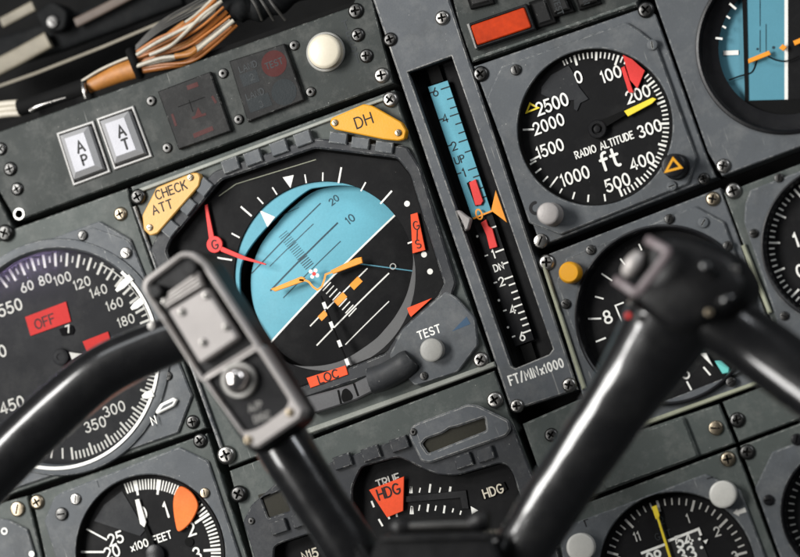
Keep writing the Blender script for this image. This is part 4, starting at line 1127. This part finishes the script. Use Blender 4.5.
mb = MB(); line(mb, [(584, 520), (586.5, 527)], 1.2, .0021); line(mb, [(583, 521), (588, 519)], 1.0, .0021); line(mb, [(707, 479), (713, 476.8)], 1.2, .0021); mb.build('knob_mark', M['black_ink'], ck)
screw(ck, 728, 459, 8.5, 'phillips', 'brass', 0)

# ================================================================== gauge in the lower right corner
o = B(845, 510)
lr = thing('round_gauge', 'black round gauge cut off at the lower right corner beside the clock', 'gauge', o)
k = S(800, 510)
MB().plate(P([(740, 446), (905, 384), (905, 640), (812, 640), (781, 556)], 0), [circ(B(848, 512, 0), 66 * k, 72)], BACK, 0, .0006).build('mounting_plate', M['panel'], lr)
MB().plate(rounded(P([(755, 488), (772, 452), (905, 402), (905, 620), (806, 620), (777, 549)], .002), .001, 3), [circ(B(848, 512, .002), 66 * k, 72)], 0, .002, .0007).build('bezel', M['bezel'], lr)
MB().lathe(B(848, 512, .001), [(67 * k, .002), (66.5 * k, .003), (65 * k, .003), (63 * k, .001), (62.5 * k, -.006)], 72).build('rim', M['gloss'], lr)
MB().lathe(B(848, 512, -.005), [(0, -.0055), (66 * k, -.0055)], 72).build('dial', M['black'], lr)
Dl = Dial(848, 512, 63, -.0053); mb = MB(); Dl.ticks(mb, steps(80, 280, 28), .86, .95, 1.4); mb.build('scale', M['offwhite'], lr)
screw(lr, 797, 439.5, 6.5, 'slot', 'gloss', .002, 60); screw(lr, 768.8, 500, 6, 'slot', 'gloss', .002, -10); screw(lr, 747.5, 452, 8.5, 'phillips', 'steel_dark', 0)

# ================================================================== small radio height gauge, lower left
o = B(150, 553)
lg = thing('height_gauge', 'round gauge marked FEET with an orange bug and white pointer, lower left', 'gauge', o)
Dl = Dial(150, 554, 74.5, -.0045); k = Dl.k; w = Dl.w
MB().plate(P([(31.5, 495), (207, 433.5), (247, 557), (270, 650), (66, 650)], 0), [circ(B(150, 554, 0), 77 * k, 96)], BACK, 0, .0006).build('mounting_plate', M['panel'], lg)
MB().plate(rounded(P([(44, 521), (54, 497), (64, 491), (179, 447), (208, 461), (246, 576), (240, 650), (84, 650)], .002), .001, 3), [circ(B(150, 554, .002), 76.5 * k, 96)], 0, .002, .0007).build('bezel', M['bezel'], lg)
MB().lathe(B(150, 554, .001), [(76.4 * k, .0018), (75.6 * k, .0012), (75 * k, w - .001)], 96).build('rim', M['gap'], lg)
MB().lathe(Dl.c, [(0, w - .0004), (77 * k, w - .0004)], 96).build('dial', M['black'], lg)
MB().prism(P([(94, 521), (104, 505), (122, 491), (145, 530), (140, 536)], w + .0002), w - .0004, w + .0002).build('scale_mask', M['dial_grey'], lg)
mb = MB()
Dl.ticks(mb, steps(112, 62, 20), .84, .975, 1.4); Dl.ticks(mb, [103, 83, 62], .78, .975, 2.2, 1e-5)
Dl.ticks(mb, steps(46, -60, 34), .84, .975, 1.7); Dl.ticks(mb, [34, 5, -26], .74, .975, 2.4, 1e-5)
mb.build('scale', M['white'], lg)
mb = MB(); line(mb, [(86.5, 529), (107, 540)], 1.5, w + .0003); line(mb, [(81, 552), (104, 552)], 1.8, w + .0003)
for s, x, y, h in (('0', 142.5, 513, 12), ('1', 166, 510, 14), ('2', 191, 529, 12), ('3', 197, 554, 12), ('25', 115.5, 538.5, 10.5), ('20', 112, 552, 10.5)): text(mb, s, x, y, h, w + .0002, lw=.14)
mb.build('numerals', M['white'], lg)
mb = MB(); text(mb, 'x100 FEET', 151, 541, 7, w + .0002, lw=.15); mb.build('lettering', M['white'], lg)
MB().prism(P([(135, 500), (139, 499), (146, 522), (144.5, 527.5), (140, 524)], -.003), -.0038, -.003, .0002).build('pointer', M['white'], lg)
MB().prism(P([(144, 526), (146.5, 525), (158, 552), (152, 555)], -.003), -.0038, -.003, .0002).build('pointer_arm', M['gap'], lg)
MB().lathe(B(154.5, 555, -.002), [(10 * k, -.004), (10 * k, -.002), (8 * k, -.0015), (0, -.0013)], 32).build('hub', M['gloss'], lg)
MB().prism(smooth([Vector(B(x, y, -.002)) for x, y in ((180, 486.5), (190, 491), (197, 501), (197, 510), (189, 524), (178.5, 531.5), (175, 522), (173, 506), (174.5, 494))], 4, True) and [tuple(p) for p in smooth([Vector(B(x, y, -.002)) for x, y in ((180, 486.5), (190, 491), (197, 501), (197, 510), (189, 524), (178.5, 531.5), (175, 522), (173, 506), (174.5, 494))], 4, True)], -.0035, -.002, .0004).build('bug', M['orange_bug'], lg)
dot(MB(), 189, 542, 4.5, w + .0004).build('peg', M['gap'], lg)
for x, y, r, kd, m, rt in ((76, 499, 6, 'slot', 'steel', 70), (62, 514, 7, 'slot', 'steel_dark', -10), (205, 493, 5.5, 'slot', 'brass', 85)): screw(lg, x, y, r, kd, m, .002, rt)
for x, y, m in ((37.5, 502, 'brass'), (200.5, 440.6, 'steel_dark')): screw(lg, x, y, 8, 'phillips', m, 0)
text(MB(), 'I', 98, 484, 6, .0021).build('mark', M['dimgrey'], lg)

o = B(0, 530)
fl = thing('corner_plate', 'small plate with a brass slotted screw and a ringed hole in the lower left corner', 'plate', o)
MB().prism(P([(-60, 520), (27, 496), (64, 650), (-60, 650)], 0), BACK, 0, .0006).build('plate', M['panel'], fl)
MB().prism(rounded(P([(-60, 512), (8, 519.5), (27, 529), (34, 552), (50, 650), (-60, 650)], .002), .001), 0, .002, .0006).build('bezel', M['bezel'], fl)
screw(fl, 18, 509, 8, 'slot', 'brass', 0, 60)
c = B(6, 531); k = S(6, 531)
MB().lathe(c, [(3.6 * k, .0021), (3.4 * k, .0025), (2 * k, .0025), (1.8 * k, .0021)], 20).build('eyelet', M['white'], fl)
dot(MB(), 31.5, 554, 3, .0022).build('paint_dot', M['white'], fl)

# ================================================================== heading indicator, bottom centre
o = B(400, 480)
hs = thing('heading_indicator', 'heading indicator with a red HDG flag behind the middle of the yoke', 'heading indicator', o)
k = S(400, 480)
FACE = [(352, 487), (361, 467), (398, 457), (408, 461), (425, 470), (440, 475), (457, 475.5), (500, 463), (508, 466), (513, 474), (545, 580), (560, 650), (390, 650), (352, 530)]
LOW = [(273, 560), (274, 547), (281, 543), (340, 524), (350, 530), (380, 650), (300, 650)]
MB().plate(P([(229.5, 471), (494, 371), (510, 415), (547, 514), (590, 660), (280, 660)], 0), [rounded(P(FACE, 0), .003), rounded(P(LOW, 0), .003)], BACK, 0, .0006).build('mounting_plate', M['panel'], hs)
mb = MB()
MB().plate(rounded(P([(243, 522), (251, 505), (280, 480), (408, 436), (413, 425), (470, 404), (480, 406), (512, 424), (549, 520), (585, 650), (284, 650)], .0025), .0012, 3), [rounded(P(FACE, .0025), .003), rounded(P(LOW, .0025), .003), rounded(P([(261, 498), (283, 490), (290, 511), (268, 518)], .0025), .001), ], 0, .0025, .0007).build('bezel', M['charcoal'], hs)
for nm, F, dz in (('face_wall', FACE, -.006), ('window_wall', LOW, -.006)):
    q = rounded(P(F, 0), .003); mb = MB(); mb.bridge(mb.loop(inset(q, -.0002), .0015), mb.loop(inset(q, .0006), dz)); mb.build(nm, M['gap'], hs)
MB().poly(inset(rounded(P(FACE, 0), .003), -.001), -.006).build('face', M['black'], hs)
MB().poly(inset(rounded(P(LOW, 0), .003), -.001), -.006).build('lower_window', M['black'], hs)
MB().poly(P([(258, 495), (285, 487), (294, 514), (265, 521)], .0008), .0008).build('counter_window', M['lcd'], hs)
w = .0055
cf = MB().plate(rounded(P([(408.6, 436), (411, 427), (416, 423.5), (468, 404), (478, 405.5), (508.5, 420.5), (510.5, 430), (506, 436), (430, 463), (421, 461.5)], w), .0015, 3), [rounded(P([(421.5, 444), (426, 439), (443, 433), (449, 428.5), (458, 426.5), (464, 424.5), (484.5, 417.5), (486, 430.5), (428, 453.5)], w), .001, 3)], .001, w, .0009).build('counter_frame', M['bezel_chip'], hs)
MB().poly(P([(415, 440), (486, 413), (490, 434), (424, 458)], .003), .003).build('counter_glass', M['lcd'], cf)
screw(cf, 413.5, 432, 4, 'socket', 'steel_dark', w)
for x, y in ((463, 461), (485, 454.5)): block(hs, x, y, 17, 13, 0, .005, 'charcoal', w0=.001)
for x, y in ((342, 461.5), (370.5, 453.5), (399, 444)): block(hs, x, y, 18, 13, 0, .005, 'charcoal', w0=.001)
for x, y in ((278, 527), (300, 520)): block(hs, x, y, 17, 13, 0, .005, 'charcoal', w0=.001)
w = -.0058
t10 = lambda *p: tile(400, 397, 3.482, p)
mb = MB()
for x, y0, y1, wd in ((38, 312, 335, 1.6), (70, 316, 333, 1.4), (105, 303, 333, 2), (140, 315, 333, 1.4), (175, 312, 338, 2.2), (40, 380, 408, 2), (68, 376, 396, 1.4), (98, 373, 400, 2), (125, 378, 396, 1.4), (155, 378, 405, 2), (185, 388, 402, 1.4), (212, 396, 410, 1.4)):
    line(mb, t10((x + 1, y0), (x - 3, y1)), wd, w)
for a, b in (((735, 312), (737, 335)), ((738, 382), (741, 408)), ((597, 362), (606, 384)), ((622, 425), (636, 450)), ((655, 415), (660, 425)), ((684, 405), (686, 418))): line(mb, tile(200, 397, 3.482, (a, b)), 2, w)
mb.poly(P(t10((246, 380), (272, 395), (250, 408)), w), w)
mb.build('scale', M['white'], hs)
hf = MB().prism(P([(369, 490), (404, 476.5), (403, 511), (387, 517.5)], -.003), -.004, -.003, .0002).build('warning_flag', M['redorange'], hs)
text(MB(), 'HDG', 388.5, 491.5, 10, -.0028, lw=.14, gap=.2).build('lettering', M['black_ink'], hf)
text(MB(), 'TRUE', 388, 481, 8, -.0055, lw=.16).build('dim_lettering', M['offwhite'], hs)
lb = MB().prism(P([(480, 492), (504, 482), (507.5, 489.5), (483, 499.5)], -.005), -.0058, -.005, .0001).build('label_plate', M['gap'], hs)
text(MB(), 'HDG', 493, 491, 8.5, -.0049, lw=.15).build('lettering', M['cream'], lb)
text(MB(), 'N15', 310, 554.5, 8.5, -.0057, lw=.17).build('lettering', M['cream'], hs)
mb = MB(); mb.prism(P([(398, 497), (466, 490), (469, 509), (462, 509), (460, 498), (400, 503)], -.005), -.0058, -.005, .0002); mb.build('inner_arc', M['gloss'], hs)
for x, y, r, m in ((239, 494, 9, 'steel_dark'), (495, 400, 9, 'steel')): screw(hs, x, y, r, 'phillips', m, .0015)
screw(hs, 251.5, 521, 3.8, 'socket', 'steel_dark', .0025)

# ================================================================== control yoke
WY = .15
c = B(430, 560, WY)
yk = thing('control_yoke', 'black two-horned control yoke with switches on both heads, blurred in front of the dials', 'control yoke', (c[0], c[1], WY))
k = S(400, 400, WY)
def sweep(name, m, pts, radii, w, par, n=28, sq=2.0, asp=1.0, sub=8):
    pp = smooth([(*B(x, y, w + dz), w + dz) for x, y, dz in pts], sub)
    rr = [p[0] for p in smooth([(r, 0, 0) for r in radii], sub)]
    return MB().tube(pp, [r * k for r in rr], n, True, sq, asp).build(name, M[m], par, sharp=50)
# hub
MB().prism(rounded(P([(377, 538), (490, 535), (500, 560), (520, 660), (330, 660), (368, 560)], WY + .02), .003), WY - .03, WY + .02, .002).build('hub', M['yoke'], yk)
MB().prism(rounded(P([(379, 536), (488, 533), (490, 540), (380, 543)], WY + .024), .002), WY + .01, WY + .024, .0012).build('hub_cap', M['yoke_matt'], yk)
bt = sweep('clamp_roller', 'steel_dark', [(408, 527, 0), (440, 526, 0), (476, 525, 0)], [6.5, 7, 6.5], WY, yk)
sweep('clamp_end', 'yoke_matt', [(392, 528, 0), (400, 527, 0), (410, 527, 0)], [7, 10, 7.5], WY, yk)
sweep('clamp_end', 'yoke_matt', [(470, 525, 0), (480, 521, 0), (489, 520, 0)], [8, 10.5, 9], WY, yk)
# left arm and horn
sweep('arm', 'yoke', [(400, 640, -.012), (370, 585, -.01), (345, 540, -.004), (312, 490, 0), (283, 444, .002), (262, 408, .002)], [30, 29, 27, 27.5, 28.5, 27], WY - .012, yk, 40, 2.0, 1.0)
sweep('horn', 'yoke_smooth', [(-90, 578, .02), (-45, 515, .015), (0, 465, .01), (50, 416, .004), (100, 374, 0), (150, 349, -.004), (190, 334, -.006)], [28, 28, 28, 28, 27, 25.5, 24], WY + .002, yk, 40, 2.1, 1.0)
HD = [(140, 288), (142, 278), (180, 251), (194, 251), (206, 262), (302, 413), (297, 424), (256, 455), (247, 450)]
MB().prism(rounded(P(HD, WY + .022), .003), WY - .004, WY + .022, .0025).build('head', M['yoke_matt'], yk, sharp=25)
head = [o_ for o_ in yk.children if o_.name.startswith('head')][0]
wh = WY + .026
rim = rounded(P([(141, 289), (143, 279), (181, 251.5), (193, 252), (205, 263), (260, 348), (201, 383)], wh), .0024)
inn = rounded(P([(147.5, 290), (149, 282.5), (182, 256.5), (191, 257), (201.5, 267), (255, 348), (203, 379)], wh), .002)
MB().plate(rim, [inn], WY + .018, wh, .0012).build('switch_frame', M['worn_alu'], yk)
MB().prism(rounded(P([(168, 311), (206, 288), (238, 338), (200, 364)], wh + .003), .002), WY + .02, wh + .003, .001).build('cover_plate', M['alu'], yk)
cp = [o_ for o_ in yk.children if o_.name.startswith('cover_plate')][0]
for x, y in ((181.5, 312), (206, 295.5), (203, 342.5), (226, 327)):
    screw(cp, x, y, 4.2, 'socket', 'steel', wh + .0035)
for i in range(4):
    x0, y0, x1, y1 = 164 - i * .6 + i * 1.3, 305.5 - i * 4.2, 200 + i * .3 - 1.5 * i, 283.5 - i * 4.0
    MB().prism(P([(x0, y0), (x1, y1), (x1 + 1.4, y1 + 2.3), (x0 + 1.4, y0 + 2.3)], wh + .003), WY + .02, wh + .003 - i * .0006, .0005).build('trim_slat', M['worn_alu'], yk)
knob(yk, 155, 291, 6.5, .008, 'yoke_matt', WY + .022, 'trim_switch', 0, .4); knob(yk, 189, 268, 7.5, .008, 'yoke_matt', WY + .022, 'trim_switch', 0, .4)
screw(yk, 164.5, 301.5, 3.6, 'socket', 'steel', wh + .001, name='bolt'); screw(yk, 152, 326, 4.5, 'socket', 'steel', WY + .02, name='bolt')
q = rounded(P([(201, 379), (205, 374), (253, 344.5), (261, 346), (303, 411), (300, 419), (258, 448), (249, 446)], wh), .0014)
qi = rounded(P([(206, 380), (251, 350), (258, 352.5), (279, 385), (289, 401), (286, 408), (279, 413.5), (264, 424.5), (254, 430), (243, 432)], wh), .002)
MB().plate(q, [qi], WY + .015, wh, .0012).build('button_frame', M['alu'], yk)
MB().poly(rounded(P([(204, 379), (252, 347), (258, 350), (297, 412), (256, 441), (245, 436)], WY + .0225), .002), WY + .0225).build('button_panel', M['gloss'], yk)
bp_ = [o_ for o_ in yk.children if o_.name.startswith('button_panel')][0]
c = B(238, 380, wh); kk = S(238, 380, wh)
MB().lathe(c, [(18.5 * kk, WY + .022), (18.5 * kk, WY + .0255), (17 * kk, WY + .0265), (13.5 * kk, WY + .0265), (13.5 * kk, WY + .023)], 40).build('button_collar', M['chrome'], yk)
c = B(232, 378, wh + .006)
MB().lathe(B(235.5, 379, wh + .004), [(12.5 * kk, WY + .024), (12.5 * kk, wh + .002), (11.5 * kk, wh + .0045), (9 * kk, wh + .0065), (5 * kk, wh + .0077), (0, wh + .008)], 36).build('push_button', M['button_chrome'], yk)
mb = MB(); text(mb, 'A/P', 255, 406.5, 6.5, WY + .0228, ang=0, lw=.2); text(mb, 'DISC', 262, 417, 6.5, WY + .0228, ang=0, lw=.2); mb.build('lettering', M['faint'], bp_)
for x, y in ((248.5, 440), (290, 412.5)): screw(yk, x, y, 4.8, 'socket', 'brass', wh, name='bolt')
# right arm, head and horn
sweep('arm', 'yoke', [(480, 640, -.012), (500, 595, -.01), (522, 551, -.004), (568, 478, 0), (612, 413, .002), (648, 358, .004), (672, 318, .006), (690, 284, .006), (700, 262, .004)], [29, 28, 29, 31, 33.5, 40, 45, 45, 38], WY, yk, 40, 2.15, .80)
sweep('horn', 'yoke_smooth', [(690, 303, -.002), (718, 320, 0), (758, 347, 0), (800, 378, .004), (860, 424, .012), (930, 492, .024)], [31, 31, 31, 31, 31, 31], WY + .006, yk, 40, 2.1, 1.0)
MB().prism(rounded(P([(624, 300), (640, 262), (652, 238), (672, 233), (704, 240), (736, 256), (752, 284), (746, 306), (716, 320), (680, 336)], WY + .03), .008, 6), WY - .01, WY + .034, .005).build('head', M['yoke_matt'], yk, sharp=60)
w = WY + .03
sweep('switch_guard', 'pinkgrey', [(648, 240, .006), (657, 245, .01), (666, 250, .012), (667, 254, .012), (653, 274, .012), (639, 291, .012), (634, 292, .012), (625, 286, .01), (616, 280, .006)], [4.5] * 9, w, yk, 12, 3, .8)
sweep('switch_lever', 'worn_alu', [(640, 255, .004), (633, 264, .006), (627, 274, .004)], [6, 8, 6], w, yk, 20)
for x, y, r, m in ((633, 303, 5, 'steel_dark'), (641, 319, 5, 'steel_dark'), (734, 271, 6, 'steel'), (712, 261, 4.5, 'brass'), (709, 312.5, 4.5, 'brass')):
    screw(yk, x, y, r, 'socket', m, w + .002 if x > 700 and y < 300 else w + .004, name='bolt')
knob(yk, 628, 315.5, 3, .004, 'red', w - .004, 'red_button', 0, .3)
sweep('toggle', 'yoke_smooth', [(700, 262, .004), (706, 267, .008), (714, 274, .004)], [5, 6, 5], w, yk, 16)
sweep('toggle', 'yoke_smooth', [(720, 303, .002), (727, 300, .004), (734, 296, .002)], [5, 6, 5], w, yk, 16)

# ================================================================== light: soft window light from the upper left, weaker from above, plus two added lamps for yoke highlights
def area(name, loc, target, size, power, col):
    d = bpy.data.lights.new(name, 'AREA'); d.shape = 'RECTANGLE'; d.size, d.size_y = size; d.energy = power; d.color = col
    ob = bpy.data.objects.new(name, d); COL.objects.link(ob)
    a, t = W3(*loc), W3(*target); ob.location = a
    ob.rotation_euler = (t - a).to_track_quat('-Z', 'Y').to_euler()
    return ob
area('side_window_light', (-0.82, 0.61, 1.1), (0, 0, 0), (0.48, 0.66), 36, (1.0, 0.985, 0.96))
area('added_left_streak_light', (-0.92, -0.14, 1.1), (0, 0, 0), (0.36, 0.36), 9, (1.0, 0.985, 0.96))  # added lamp: widens the horn highlight, streaks the left arm
area('windscreen_light', (0.05, 1.35, 0.95), (0, 0, 0), (1.2, 0.35), 6, (0.95, 0.98, 1.0))
area('added_right_streak_light', (1.6, 0.68, 0.95), (0, 0, 0.1), (0.3, 0.8), 11, (0.93, 0.96, 1.0))  # added lamp, meant to streak the left arm's right edge

wd = bpy.data.worlds.new('World'); SC.world = wd; wd.use_nodes = True
bg = wd.node_tree.nodes['Background']; bg.inputs[0].default_value = (0.9, 0.95, 1.0, 1); bg.inputs[1].default_value = 0.06

# ================================================================== camera
cd = bpy.data.cameras.new('Camera'); cam = bpy.data.objects.new('Camera', cd); COL.objects.link(cam)
cd.sensor_width = 36; cd.sensor_fit = 'HORIZONTAL'; cd.lens = FPX / 800 * 36
cd.clip_start, cd.clip_end = 0.05, 50
tw = lambda v: Vector((v.x, -v.z, v.y))
mx = Matrix((tw(XC), tw(YC), tw(ZC))).transposed().to_4x4()
mx.translation = W3(*CAM)
cam.matrix_world = mx
cd.dof.use_dof = True; cd.dof.focus_distance = DIST * 1.0; cd.dof.aperture_fstop = 4.4
SC.camera = cam
SC.view_settings.view_transform = 'Standard'; SC.view_settings.look = 'None'
SC.view_settings.exposure = -0.15; SC.view_settings.gamma = 1
SC.cycles.max_bounces = 6; SC.cycles.use_denoising = True
